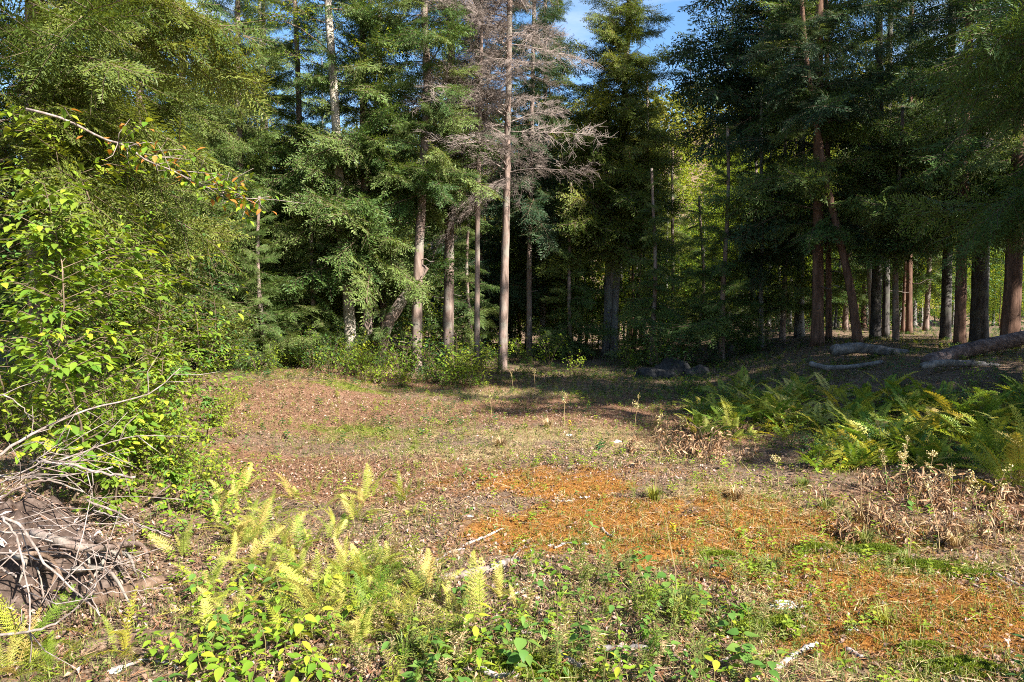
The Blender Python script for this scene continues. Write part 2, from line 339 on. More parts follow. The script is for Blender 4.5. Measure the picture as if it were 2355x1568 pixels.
# ------------------------------------------------------------------ leaf and branch templates
def diamond(L=1., W=.3, fold=.08):      # 2-triangle leaflet along +X
    return np.array([(0, 0, 0), (L * .45, W / 2, fold * W), (L, 0, 0), (L * .45, -W / 2, fold * W)]), np.array([(0, 1, 2), (0, 2, 3)])
def ovate(L=1., W=.55, fold=.12, droop=.18, n=4, cordate=0., serr=0.):
    xs = np.linspace(0, 1, n + 2); V = [(0, 0, 0)]; F = []
    mid = [0]
    for i in range(1, n + 1):
        V.append((xs[i] * L, 0, -droop * xs[i] ** 2 * L)); mid.append(len(V) - 1)
    V.append((L, 0, -droop * L)); mid.append(len(V) - 1)
    for s in (1, -1):
        prev = 0
        side = []
        for i in range(1, n + 1):
            w = W / 2 * (math.sin(math.pi * xs[i] ** .72)) ** 1.1 * (1 + serr * (-1) ** i)
            V.append((xs[i] * L - cordate * L * (1 if i == 1 else 0), s * w, fold * w * 2 - droop * xs[i] ** 2 * L)); side.append(len(V) - 1)
        for i in range(n + 1):
            a, b = mid[i], mid[i + 1]
            c = side[i - 1] if i > 0 else None; d = side[i] if i < n else None
            tri = []
            if c is None: tri = [(a, b, d)]
            elif d is None: tri = [(a, b, c)]
            else: tri = [(a, b, d), (a, d, c)]
            F += [q if s > 0 else (q[0], q[2], q[1]) for q in tri]
    return np.array(V), np.array(F)
LEAF2, LEAF2F = diamond(1, .55, .3)

def bough(L, seed, fine=1.0, width=.040, lens=1.1, seg=.105):
    """drooping hemlock bough along +X: feathery flat sprays"""
    rr = np.random.RandomState(seed); g = Geo()
    k = 9; t = np.linspace(0, 1, k)
    ax = np.stack([t * L, .06 * L * np.sin(t * 3 + seed), L * (.10 * t - .24 * t * t)], 1)
    tube(g, ax, np.linspace(.022, .004, k) * (L / 3) ** .5, 4, 1, cap=False)
    at_ax = lambda s: np.array([np.interp(s, t, ax[:, i]) for i in range(3)])
    n = int(24 * L / 3); Ms = []
    V, F = diamond(1, 1, .15)
    for i in range(n):
        s = .08 + .9 * (i + rr.rand()) / n
        for sd in (1, -1):
            if rr.rand() < .1: continue
            l = lens * L * .30 * (math.sin(math.pi * min(1, s * .8 + .12)) ** .7 + .12) * rr.uniform(.5, 1.2)
            a = sd * math.radians(rr.uniform(42, 70)) * (1 - .3 * s)
            # a spray in its own plane: main twig with side twigs, each set with short needle rows
            m = max(4, int(l / (.075 / fine))); pos = []; az = []; pi = []; ln = []
            for j in range(m):
                q = (j + rr.rand() * .6) / m; r = q * l
                for s2 in (1, -1):
                    w = (.16 + .22 * l) * (1.05 - q) * rr.uniform(.6, 1.1); b = s2 * math.radians(rr.uniform(38, 62)); mm = max(1, int(w / seg + .5))
                    for e in range(mm):
                        f = (e + .2 * rr.rand()) * w / mm
                        pos.append((r + math.cos(b) * f, math.sin(b) * f, -.25 * f)); az.append(b + rr.uniform(-.45, .45)); pi.append(rr.uniform(-.55, .25)); ln.append(w / mm * rr.uniform(.9, 1.5))
            pos = np.array(pos); ln = np.array(ln); nn = len(pos)
            local = rotmats(np.array(az), np.array(pi), rr.uniform(-.6, .6, nn), np.stack([ln, np.full(nn, width) * rr.uniform(.6, 1.25, nn), np.full(nn, width)], 1), pos)
            B = rotmats(np.array([a]), np.array([rr.uniform(-1.0, .12)]), np.array([rr.uniform(-1.15, 1.15)]), np.array([1.]), at_ax(s)[None])[0]
            Ms.append(np.einsum('ij,njk->nik', B, local))
            e_ = B @ np.array([l, 0, 0, 1]); tube(g, [at_ax(s), e_[:3]], [.006, .002], 3, 1, cap=False)
    W, Fn = stamp(V, F, np.concatenate(Ms)); g.add(W, Fn, 0)
    return g
def bough_set(needles, n, L, **k):
    gs = [bough(L, 100 + i * 7, **k) for i in range(n)]
    return [x.mesh('hemlock_bough', [needles, M['twig']]) for x in gs]
G_MID = [bough(3., 100 + i * 7) for i in range(5)]
BOUGH = {kk: [x.mesh('hemlock_bough', [M[kk], M['twig']]) for x in G_MID] for kk in ('hem', 'hemy', 'hemd')}
G_NEAR = [bough(3., 300 + i * 5, fine=1.6, width=.022, seg=.06) for i in range(3)]
BOUGHN = {kk: [x.mesh('hemlock_bough', [M[kk], M['twig']]) for x in G_NEAR] for kk in ('hem', 'hemy', 'hemd')}

def dead_bough(L, seed):
    rr = np.random.RandomState(seed); g = Geo(); k = 8; t = np.linspace(0, 1, k)
    ax = np.stack([t * L, .12 * L * np.sin(t * 4 + seed) * t, L * (.12 * t - .22 * t * t)], 1)
    tube(g, ax, np.linspace(.024, .005, k), 4, 0, cap=False)
    at_ax = lambda s: np.array([np.interp(s, t, ax[:, i]) for i in range(3)])
    for i in range(26):
        s = rr.uniform(.12, 1); sd = rr.choice([-1, 1]); a = sd * math.radians(rr.uniform(30, 75)); l = L * .36 * rr.uniform(.4, 1.1) * (1.1 - .5 * s)
        p0 = at_ax(s); dz = rr.uniform(-.5, .35); d = np.array([math.cos(a), math.sin(a), dz])
        p1 = p0 + d * l * .5; p2 = p1 + np.array([math.cos(a * .7), math.sin(a * .7), dz - .3]) * l * .5
        tube(g, [p0, p1, p2], [.009, .0065, .004], 3, 0, cap=False)
        for j in range(18):
            q = rr.rand(); c = p0 + (p1 - p0) * q * 2 if q < .5 else p1 + (p2 - p1) * (q - .5) * 2
            b = a + rr.uniform(-1.2, 1.2); ll = rr.uniform(.1, .32) * (L / 2.6)
            dd = np.array([math.cos(b), math.sin(b), rr.uniform(-.7, .45)])
            tube(g, [c, c + dd * ll * .55 + rr.uniform(-.02, .02, 3), c + dd * ll + rr.uniform(-.05, .05, 3)], [.0045, .0036, .0024], 3, 0, cap=False)
    return g.mesh('dead_bough', [M['twigdead']])
DEADB = [dead_bough(2.6, 40 + i) for i in range(4)]

# ------------------------------------------------------------------ trees
def trunk_mesh(pts, r0, r1, mat, sides=14, flare=.5, seed=0):
    rr = np.random.RandomState(seed); pts = np.asarray(pts); n = len(pts); s = np.linspace(0, 1, n)
    z = pts[:, 2] - pts[0, 2]
    rad = r0 + (r1 - r0) * s ** .85 + r0 * flare * np.exp(-z / .35)
    g = Geo(); tube(g, pts, rad, sides, 0, rough=.06, rng=rr); V, F, m = g.arrays()
    return mesh_np('trunk', V, F, mat, smoothf=True)

def path_from_px(px, Y, top=15.0, n=40, dy=0):
    P = [dep(u, v, Y) for (u, v) in px]
    g = at_xy(P[0].x, Y); P[0] = Vector((P[0].x, Y, g - .15))
    d = (P[-1] - P[-2]); d = d / max(.1, d.z)
    if P[-1].z < top: P.append(P[-1] + d * .6 * (top - P[-1].z) + Vector((0, 0, .4 * (top - P[-1].z))))
    return resample(P, n)
def at_xy(x, y): return hz(x, y)

def hemlock(name, label, path, r0, crown0, radius, mat='hem', bark='bark', n=55, near=False, group='hemlocks round the clearing', cat='tree', cone=.8, seed=1, droop=0., stubs=0, scl=1.0, az_pref=None, dead=False, flare=.45, taper=.45):
    rr = random.Random(seed); path = np.asarray(path); base = Vector(path[0]); n = int(n * (1.6 if path[0][0] > -1.5 else 2.0))
    root = empty(name, base, label, cat, group)
    loc = path - path[0]
    obj('trunk', trunk_mesh(loc, r0, r0 * taper, M[bark], seed=seed, flare=flare), root)
    H = loc[-1, 2]; sets = DEADB if dead else (BOUGHN if near else BOUGH)[mat]
    TL = 2.6 if dead else 3.0
    az = rr.random() * 6.28
    for i in range(n):
        t = ((i + rr.random()) / n) ** (.85 if dead else 1.35); z = crown0 + (H - crown0) * t
        az += 2.399 + rr.uniform(-.5, .5)
        a = az if az_pref is None or rr.random() > .6 else az_pref + rr.uniform(-1, 1)
        l = radius * ((1 - t) ** cone * .92 + .08) * rr.uniform(.42, 1.12)
        pitch = math.radians((rr.uniform(-34, 26) if dead else rr.uniform(-26, 16)) + 20 * t + droop)
        if dead: l *= rr.uniform(.6, 1.25)
        p = [float(np.interp(z, loc[:, 2], loc[:, k])) for k in range(3)]
        q = Euler((rr.uniform(-.8, .8), -pitch, a), 'XYZ')
        sx = l / TL; sy = (sx * .5 + .5 * min(1.1, max(.55, sx))) * rr.uniform(.85, 1.2)
        obj('dead_branch' if dead else 'bough', rr.choice(sets), root, p, q, (sx, sy, sx))
    for i in range(stubs):
        z = rr.uniform(.9, max(1.2, crown0 + 1.5)); p = np.array([float(np.interp(z, loc[:, 2], loc[:, k])) for k in range(3)])
        a = rr.uniform(0, 6.28); l = rr.uniform(.3, 1.0)
        g = Geo(); d = np.array([math.cos(a), math.sin(a), rr.uniform(-.25, .2)])
        e = np.array([rr.uniform(-.15, .15), rr.uniform(-.15, .15), rr.uniform(-.2, .25)])
        tube(g, [p, p + d * l * .5, p + d * l * .75 + e * l, p + d * l + e * l], [.022, .016, .012, .006], 5)
        obj('branch_stub', g.mesh('branch_stub', [M['deadwood']], True), root)
    return root

def straight(x, y, H, lean=(0, 0), seed=0, n=26):
    rr = np.random.RandomState(seed); z0 = hz(x, y) - .15; t = np.linspace(0, 1, n)
    w = rr.uniform(-.12, .12, 4)
    return np.stack([x + lean[0] * t * H + w[0] * np.sin(t * 5 + w[1] * 20), y + lean[1] * t * H + w[2] * np.sin(t * 6), z0 + t * H], 1)

# leafy (broadleaved) branch: twigs + small leaves, used whole on mid-distance trees
def leafy_branch(L, seed, nl=150, leaf=.1):
    rr = np.random.RandomState(seed); g = Geo(); k = 6; t = np.linspace(0, 1, k)
    ax = np.stack([t * L, .1 * L * np.sin(t * 4 + seed), L * (.25 * t - .2 * t * t)], 1)
    tube(g, ax, np.linspace(.02, .004, k), 4, 1, cap=False); pos = []; azs = []
    for i in range(12):
        s = rr.uniform(.15, 1); p0 = np.array([np.interp(s, t, ax[:, q]) for q in range(3)]); a = rr.uniform(-1.3, 1.3); l = L * rr.uniform(.15, .45)
        e = p0 + np.array([math.cos(a), math.sin(a), rr.uniform(-.3, .4)]) * l
        tube(g, [p0, e], [.007, .003], 3, 1, cap=False)
        m = nl // 12; q = rr.rand(m, 1)
        pos.append(p0 + (e - p0) * q + rr.normal(0, .045 * L, (m, 3)) * np.array([1, 1, .6])); azs.append(a + rr.uniform(-1.6, 1.6, m))
    pos = np.concatenate(pos); az = np.concatenate(azs); n = len(pos)
    W, F = stamp(LEAF2, LEAF2F, rotmats(az, rr.uniform(-.9, .3, n), rr.uniform(-.6, .6, n), leaf * rr.uniform(.6, 1.2, n), pos)); g.add(W, F, 0)
    return g
G_LB = [leafy_branch(2.2, 60 + i) for i in range(4)]
LBR = {kk: [x.mesh('leafy_branch', [M[kk], M['twig']]) for x in G_LB] for kk in ('broad', 'broady', 'broadd', 'autumn')}

def broadleaf(name, label, path, r0, crown0, radius, mat='broad', bark='bark_grey', n=45, group=None, seed=1, cat='tree', low=False):
    rr = random.Random(seed); path = np.asarray(path); root = empty(name, Vector(path[0]), label, cat, group); loc = path - path[0]
    obj('trunk', trunk_mesh(loc, r0, r0 * .5, M[bark], seed=seed, sides=12), root); H = loc[-1, 2]
    az = rr.random() * 6
    for i in range(n):
        t = (i + rr.random()) / n; z = crown0 + (H - crown0) * t; az += 2.4 + rr.uniform(-.6, .6)
        l = radius * (math.sin(math.pi * (t * .75 + .2)) ** .7) * rr.uniform(.55, 1.1); p = [float(np.interp(z, loc[:, 2], loc[:, k])) for k in range(3)]
        q = Euler((rr.uniform(-.5, .5), -math.radians(rr.uniform(-10, 40)), az), 'XYZ'); s = l / 2.2
        obj('leafy_branch', rr.choice(LBR[mat]), root, p, q, (s, max(.5, s) * rr.uniform(.8, 1.2), max(.55, s)))
    return root

# ---- the trees named in the photograph (paths follow their trunks)
birch_path = path_from_px([(808, 858), (800, 690), (786, 560), (780, 440), (770, 250), (760, 100), (752, -30)], 20.0, 16)
broadleaf('pale_barked_tree', 'tall tree with pale flaking bark leaning slightly left at the clearing edge', birch_path, .18, 8.4, 3.0, 'broady', 'bark_pale', n=34, seed=4)
hemlock('hemlock_tree', 'hemlock with low sunlit boughs hanging between the pale barked tree and the leaning trunk', path_from_px([(846, 835), (842, 560), (835, 200), (832, -20)], 20.8, 15), .16, 2.9, 3.1, 'hem', n=80, seed=5, cone=.55, az_pref=-1.6)
lean_path = resample([at(866, 838) + Vector((0, .4, -.1)), dep(885, 760, 20.2), dep(925, 690, 20.1), dep(978, 612, 20.05)], 14)
def leaning_trunk():
    base = Vector(lean_path[0]); root = empty('leaning_trunk', base, 'broken mossy trunk leaning right against the straight pinkish trunk', 'trunk')
    g = Geo(); tube(g, lean_path - lean_path[0], np.linspace(.2, .13, 14), 12, 0, rough=.12); V, F, m = g.arrays()
    obj('trunk', mesh_np('trunk', V, F, M['bark'], smoothf=True), root)
    for i in range(7):
        p = lean_path[-1 - i] - lean_path[0]; d = NR.uniform(-1, 1, 3) * .35; g = Geo(); tube(g, [p, p + d * .6, p + d + NR.uniform(-.1, .1, 3)], [.02, .014, .007], 4); obj('broken_branch', g.mesh('broken_branch', [M['deadwood']]), root)
    for i in range(10):
        p = lean_path[int(NR.randint(3, 14))] - lean_path[0]; obj('bough', BOUGH['hem'][i % 5], root, p, (NR.uniform(-.3, .3), NR.uniform(.1, .5), NR.uniform(0, 6.28)), NR.uniform(.25, .45))
leaning_trunk()
hemlock('hemlock_tree', 'straight hemlock with pinkish lichen-flecked trunk that the broken trunk leans on', path_from_px([(957, 852), (960, 650), (968, 480), (982, 230), (978, 90), (975, -20)], 20.0, 16), .165, 5.2, 2.3, 'hem', n=58, seed=6, stubs=6, cone=.5, flare=.2)
hemlock('hemlock_tree', 'hemlock with reddish pink trunk and pale dead stubs right of the lichen-flecked one', path_from_px([(1030, 812), (1031, 700), (1034, 480), (1037, 240), (1037, -20)], 22.2, 16.5), .195, 5.0, 1.7, 'hem', n=40, seed=7, stubs=12, cone=.5, flare=.15)
hemlock('dead_conifer', 'dead conifer with a mass of bare grey twigs and a slim pinkish trunk', path_from_px([(1155, 832), (1160, 640), (1164, 480), (1168, 250), (1172, -20)], 21.4, 15.5), .15, 5.6, 2.7, bark='bark', n=84, seed=8, dead=True, cone=.12, az_pref=3.5, droop=-8, flare=.1, group='dead conifers')
hemlock('dead_conifer', 'second dead conifer, thinner, its bare twigs tangled behind the reddish pink trunk', path_from_px([(1096, 815), (1098, 500), (1104, 200), (1108, -20)], 20.9, 16), .09, 6.6, 2.2, bark='bark', n=44, seed=18, dead=True, cone=.2, droop=-4, flare=.1, group='dead conifers')
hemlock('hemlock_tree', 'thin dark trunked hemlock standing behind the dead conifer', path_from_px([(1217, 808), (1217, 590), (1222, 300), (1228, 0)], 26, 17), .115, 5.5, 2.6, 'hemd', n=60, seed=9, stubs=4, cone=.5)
hemlock('hemlock_tree', 'tall conical hemlock with twin grey trunks standing apart in the middle, the darker left stem', path_from_px([(1398, 822), (1402, 650), (1412, 500), (1428, 330), (1442, 100), (1447, -40)], 26.4, 15.6), .235, 4.6, 3.1, 'hemy', bark='bark_grey', n=135, seed=10, cone=.5, taper=.2, az_pref=-1.9)
hemlock('hemlock_tree', 'grey right-hand stem of the twin trunked hemlock in the middle', path_from_px([(1410, 818), (1414, 720), (1423, 560), (1430, 420), (1436, 260)], 26.0, 9.0), .15, 6.6, 1.6, 'hemy', bark='bark_grey', n=8, seed=12, cone=.4)
hemlock('hemlock_tree', 'slender young hemlock with straight grey stem behind the fern bank', path_from_px([(1749, 815), (1750, 640), (1752, 560), (1750, 330)], 22, 8.5), .085, 2.9, 2.0, 'hemd', bark='bark_grey', n=34, seed=13, cone=.7)

right = [  # base u, base v, top u, Y, radius, bark, crown0, n, label
    (1880, 800, 1884, 19.5, .185, 'bark_red', 4.6, 62, 'large hemlock with red-brown bark, first of the shaded right-hand stand'),
    (1906, 795, 1900, 20.3, .10, 'bark_red', 5.0, 30, 'slim hemlock right beside the large red-brown trunk'),
    (2012, 790, 2022, 21.5, .17, 'bark_dark', 5.0, 50, 'dark grey trunked hemlock behind the end of the shorter fallen log'),
    (2036, 785, 2048, 23.0, .13, 'bark_dark', 5.5, 40, 'narrow dark hemlock touching the dark grey trunk on its right'),
    (2090, 775, 2096, 25.0, .12, 'bark_red', 6, 36, 'thin dark hemlock in front of the sunlit gap in the right-hand woods'),
    (2174, 780, 2190, 20.5, .16, 'bark_dark', 4.8, 46, 'black looking trunk left of the red-brown trunk above the long fallen log'),
    (2207, 785, 2232, 17.5, .15, 'bark_red', 4.4, 52, 'red-brown hemlock trunk rising behind the long fallen log'),
    (2252, 780, 2262, 18.5, .235, 'bark_dark', 4.6, 60, 'broadest dark hemlock trunk above the long fallen log'),
    (2322, 770, 2360, 16.5, .22, 'bark_red', 4.3, 52, 'thick brown hemlock trunk nearest the right end of the long fallen log')]
for i, (u, v, ut, Y, r, bk, c0, n, lab) in enumerate(right):
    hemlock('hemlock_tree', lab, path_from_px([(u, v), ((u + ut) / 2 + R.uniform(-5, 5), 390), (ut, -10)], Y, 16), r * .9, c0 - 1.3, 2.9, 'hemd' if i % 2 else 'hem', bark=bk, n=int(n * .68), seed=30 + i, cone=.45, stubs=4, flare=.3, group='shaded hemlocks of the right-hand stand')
hemlock('hemlock_tree', 'slanting hemlock trunk that leans left across the large red-brown trunk', path_from_px([(1974, 790), (1960, 690), (1940, 590), (1905, 440), (1885, 330), (1862, 200)], 18.6, 10), .12, 6.2, 2.2, 'hemd', bark='bark_red', n=22, seed=41, cone=.5, group='shaded hemlocks of the right-hand stand')
# hemlock whose boughs reach in from the right edge
hemlock('hemlock_tree', 'hemlock at the right edge with light green boughs reaching into view', straight(9.3, 10.6, 15, seed=3), .2, 3.1, 3.1, 'hem', n=52, near=True, seed=44, cone=.4, az_pref=3.3, group='hemlocks at the frame edges')
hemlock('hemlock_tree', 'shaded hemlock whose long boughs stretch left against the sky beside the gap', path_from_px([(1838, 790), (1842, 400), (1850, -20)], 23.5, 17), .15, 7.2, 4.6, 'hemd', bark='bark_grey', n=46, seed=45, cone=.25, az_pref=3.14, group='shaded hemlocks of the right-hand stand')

# left side hemlocks
hemlock('hemlock_tree', 'large dark hemlock overhanging the upper left corner', straight(-7.3, 10.8, 15, seed=5), .17, 3.6, 3.4, 'hemy', n=40, near=True, seed=50, cone=.25, az_pref=-.6, group='hemlocks at the frame edges')
hemlock('hemlock_tree', 'second hemlock at the upper left behind the overhanging one', straight(-9.6, 12.5, 15, seed=6), .16, 2.5, 3.0, 'hem', n=42, near=True, seed=51, cone=.3, az_pref=-.8, group='hemlocks at the frame edges')
for i, (u, Y, H, c0, rad, n, mat, lab) in enumerate([
        (560, 21, 12.2, .8, 3.0, 80, 'hem', 'bushy hemlock with sunlit grey-green boughs left of the pale barked tree'),
        (690, 22.5, 12.5, 1.0, 2.6, 70, 'hem', 'hemlock filling the gap just left of the pale barked trunk'),
        (430, 18, 10.5, 1.0, 2.8, 75, 'hem', 'hemlock rising behind the leafy saplings on the left'),
        (330, 16, 10.5, 1.2, 2.5, 80, 'hemy', 'yellowish hemlock behind the diagonal leafy branch'),
        (200, 17, 12, 1.5, 3.0, 60, 'hem', 'hemlock deep in the left woods behind the overhanging one'),
        (620, 27, 14.5, 2, 3.2, 70, 'hem', 'tall hemlock against the sky left of the pale barked tree'),
        (500, 30, 13.5, 2, 3.4, 80, 'hem', 'pointed hemlock under the sky gap in the upper left'),
        (880, 26, 14, 2.2, 3.0, 64, 'hem', 'tall hemlock behind the leaning trunk'),
        (1100, 28, 18, 2.2, 3.0, 64, 'hemd', 'deep green hemlock behind the dead conifer'),
        (1250, 30, 18, 3, 3.4, 75, 'hemy', 'hemlock with sunlit top right of the dead conifer')]):
    d = ray(u, 700); hemlock('hemlock_tree', lab, straight(d.x / d.y * Y, Y, H, seed=60 + i), .14, c0, rad, mat, n=n, seed=60 + i, cone=.55)
for i, (u, Y, H, c0, rad, n, mat, lab) in enumerate([
        (1500, 22.5, 6.5, .6, 1.7, 34, 'hem', 'young hemlock with soft green boughs right of the twin trunks'), (1610, 27, 6.0, .8, 1.6, 26, 'hem', 'young hemlock filling the space under the sky gap'),
        (1665, 21, 7.2, 1.0, 2.1, 38, 'hem', 'dark young hemlock behind the left end of the fern bank'), (1800, 22.5, 8, 1.2, 2.2, 40, 'hem', 'young hemlock just left of the large red-brown trunk'),
        (1310, 25, 6.5, .7, 1.9, 36, 'hem', 'young hemlock left of the twin trunks'), (1545, 32, 9, 1, 2.0, 34, 'hemy', 'mid sized hemlock lit from behind the young ones'), (1730, 33, 10, 1, 2.0, 34, 'hem', 'mid sized hemlock deeper behind the fern bank'),
        (1950, 27, 10, 1.5, 2.3, 40, 'hem', 'young hemlock behind the slanting trunk'), (2130, 27, 9.5, 2, 2.2, 34, 'hem', 'young hemlock beyond the fallen logs'), (2060, 19, 6.5, 2.6, 1.8, 24, 'hem', 'small hemlock hanging over the shorter fallen log'),
        (1080, 24, 6, .6, 1.8, 34, 'hem', 'young hemlock between the reddish pink trunk and the dead conifer'), (720, 19.6, 5.5, .5, 1.7, 34, 'hem', 'young hemlock left of the pale barked trunk base'), (600, 18.2, 4.6, .4, 1.6, 30, 'hem', 'short bushy hemlock at the mouth of the dark hollow'), (1480, 33, 13, 2, 2.8, 50, 'hemy', 'sunlit hemlock behind the twin trunked one')]):
    d = ray(u, 700); hemlock('hemlock_tree', lab, straight(d.x / d.y * Y, Y, H, seed=160 + i), .05 + H * .006, c0, rad, mat, n=n, seed=160 + i, cone=.75, flare=.2, group='young hemlocks under the tall ones')
d = ray(610, 700)
broadleaf('birch_tree', 'slender white stemmed birch with small leaves behind the left hemlocks', straight(d.x / d.y * 29, 29, 17, seed=2), .1, 7, 3, 'broady', 'bark_pale', n=50, seed=70)

# ---- woods further back: whole trees as shared crowns
def whole_hemlock(seed, mat, H=15, R0=3.0, c0=2.0, n=46):
    rr = np.random.RandomState(seed); g = Geo(); az = 0
    for i in range(n):
        t = (i + rr.rand()) / n; z = c0 + (H - c0) * t; az += 2.4 + rr.uniform(-.5, .5); l = R0 * ((1 - t) ** .75 * .92 + .08) * rr.uniform(.6, 1.1)
        V, F, m = G_MID[rr.randint(5)].arrays(); sel = (m == 0)
        F2 = F[sel]; F2 = F2.reshape(-1, 2, 3)[rr.rand(len(F2) // 2) < .5].reshape(-1, 3)
        uq, inv = np.unique(F2, return_inverse=True); V2 = V[uq]; F2 = inv.reshape(-1, 3)
        # thicker leaflets, fewer of them
        c = V2.reshape(-1, 4, 3).mean(1, keepdims=True) if len(V2) % 4 == 0 else 0
        if len(V2) % 4 == 0: V2 = (c + (V2.reshape(-1, 4, 3) - c) * 1.75).reshape(-1, 3)
        s = l / 3.; Mx = rotmats(np.array([az]), np.array([math.radians(rr.uniform(-16, 8) + 22 * t)]), np.array([rr.uniform(-.25, .25)]), np.array([[s, max(.5, s), s]]), np.array([[0, 0, z]]))
        W, Fn = stamp(V2, F2, Mx); g.add(W, Fn, 0)
    return g.mesh('crown', [M[mat]])
def whole_trunk(H, r, mat): 
    p = straight(0, 0, H, seed=int(H * 10)); p[:, 2] -= p[0, 2]; return trunk_mesh(p, r, r * .2, M[mat], sides=9, seed=3)
def whole_broad(seed, mat, H=13, R0=3.2, c0=2.5, nl=7000, leaf=.17):
    rr = np.random.RandomState(seed); nb = 46; cz = rr.uniform(c0, H, nb); prof = np.sin(np.pi * np.clip((cz - c0) / (H - c0) * .8 + .15, 0, 1)) ** .6
    a = rr.uniform(0, 6.28, nb); rad = R0 * prof * np.sqrt(rr.uniform(.05, 1, nb)); C = np.stack([np.cos(a) * rad, np.sin(a) * rad, cz], 1)
    k = rr.randint(nb, size=nl); P = C[k] + rr.normal(0, 1, (nl, 3)) * np.array([.75, .75, .38])
    W, F = stamp(LEAF2, LEAF2F, rotmats(rr.uniform(0, 6.28, nl), rr.uniform(-.9, .4, nl), rr.uniform(-.7, .7, nl), leaf * rr.uniform(.6, 1.3, nl), P))
    return mesh_np('crown', W, F, M[mat])
CROWN_H = [whole_hemlock(1, 'hem'), whole_hemlock(2, 'hemd'), whole_hemlock(3, 'hemy')]
CROWN_B = [whole_broad(4, 'broad'), whole_broad(5, 'broadd'), whole_broad(6, 'broady')]
TRUNKS = [whole_trunk(14.5, .15, 'bark_grey'), whole_trunk(13, .11, 'bark_red')]
LOWB = [whole_broad(8, 'broadd', H=5, R0=1.8, c0=.3, nl=2600, leaf=.13), whole_broad(9, 'broad', H=4.2, R0=1.7, c0=.3, nl=2400, leaf=.13)]
def back_tree(x, y, kind, v, s, name, label, group, cat='tree'):
    root = empty(name, (x, y, hz(x, y) - .1), label, cat, group, R.uniform(0, 6.28)); root.scale = (s, s, s * R.uniform(.9, 1.15))
    obj('trunk', TRUNKS[v % 2], root); obj('crown', (CROWN_H if kind == 'h' else CROWN_B)[v], root)
k = 0
for i in range(125):
    Y = 28 + 36 * R.random() ** .8; X = R.uniform(-.85, .85) * Y
    u = X / Y
    if .27 < u < .5 and Y < 36: continue
    # keep the sky gap and the view to the hill open
    gap = .12 < u < .38
    if gap and (Y < 42 or R.random() < .35): continue
    kind = 'b' if (u > .12 and R.random() < .62) else 'h'
    if gap: s = R.uniform(.42, .6) if kind == 'h' else R.uniform(.5, .72)
    elif u > .36: s = R.uniform(.5, .85)
    else: s = R.uniform(.6, 1.0)
    if u < .1 and Y < 32: continue
    v = R.choice([0, 1, 1, 2] if kind == 'h' else [0, 0, 2, 1])
    if kind == 'h': back_tree(X, Y, 'h', v, s, 'hemlock_tree', 'hemlock in the back woods ' + woods_place(u_of(X, Y)), 'back woods conifers')
    else: back_tree(X, Y, 'b', v, s, 'leafy_tree', 'leafy tree in the back woods ' + woods_place(u_of(X, Y)), 'back woods leafy trees')
for i in range(24):    # lit leafy trees below the hill
    Y = R.uniform(35, 54); u = R.uniform(1440, 1930); d = ray(u, 700); X = d.x / d.y * Y
    back_tree(X, Y, 'b', R.choice([0, 2, 2]), R.uniform(.6, .95) * (.8 if 1480 < u < 1680 else 1), 'leafy_tree', 'sunlit yellow-green tree below the wooded hill', 'leafy trees below the hill')
for i in range(18):
    Y = R.uniform(36, 56); u = R.uniform(1980, 2354); d = ray(u, 700); X = d.x / d.y * Y
    back_tree(X, Y, 'b', R.choice([0, 2, 2]), R.uniform(.4, .75), 'leafy_tree', 'bright leafy tree glimpsed through the right-hand stand', 'bright trees beyond the right-hand stand')
# slim bare stems deep in the right-hand wood
for i in range(26):
    Y = R.uniform(24, 40); u = R.choice([R.uniform(1250, 1480), R.uniform(1800, 2340)]); d = ray(u, 700); x = d.x / d.y * Y
    root = empty('young_tree', (x, Y, hz(x, Y) - .1), 'slim dark young trunk in the woods ' + woods_place(u), 'tree', 'slim trunks in the woods')
    p = straight(0, 0, R.uniform(7, 12), (R.uniform(-.07, .07), 0), seed=i); p[:, 2] -= p[0, 2]; p[:, :2] -= p[0, :2]
    obj('trunk', trunk_mesh(p, R.uniform(.05, .11), .03, M[R.choice(['bark_grey', 'bark_red'])], sides=8, seed=i), root)
    for j in range(9): obj('bough', BOUGH['hemd'][j % 5], root, (0, 0, R.uniform(4, 10)), (0, R.uniform(-.2, .3), R.uniform(0, 6.28)), R.uniform(.35, .7))
# woods beyond the right edge and behind the camera's right shoulder, which shade the bank
for i, (x, y) in enumerate([(13.5, 5.5), (16.5, 3.0), (17.5, 8), (15, 11.5), (20.5, 5), (21, 11), (24, 8), (26, 3.5), (14.8, 1.2), (13.8, 7.4), (12.5, 8.8), (23.5, 1.5)]):
    back_tree(x, y, 'h', i % 3, 1.15 + .12 * (i % 3), 'hemlock_tree', 'tall hemlock of the woods beyond the right edge', 'woods beyond the right edge')

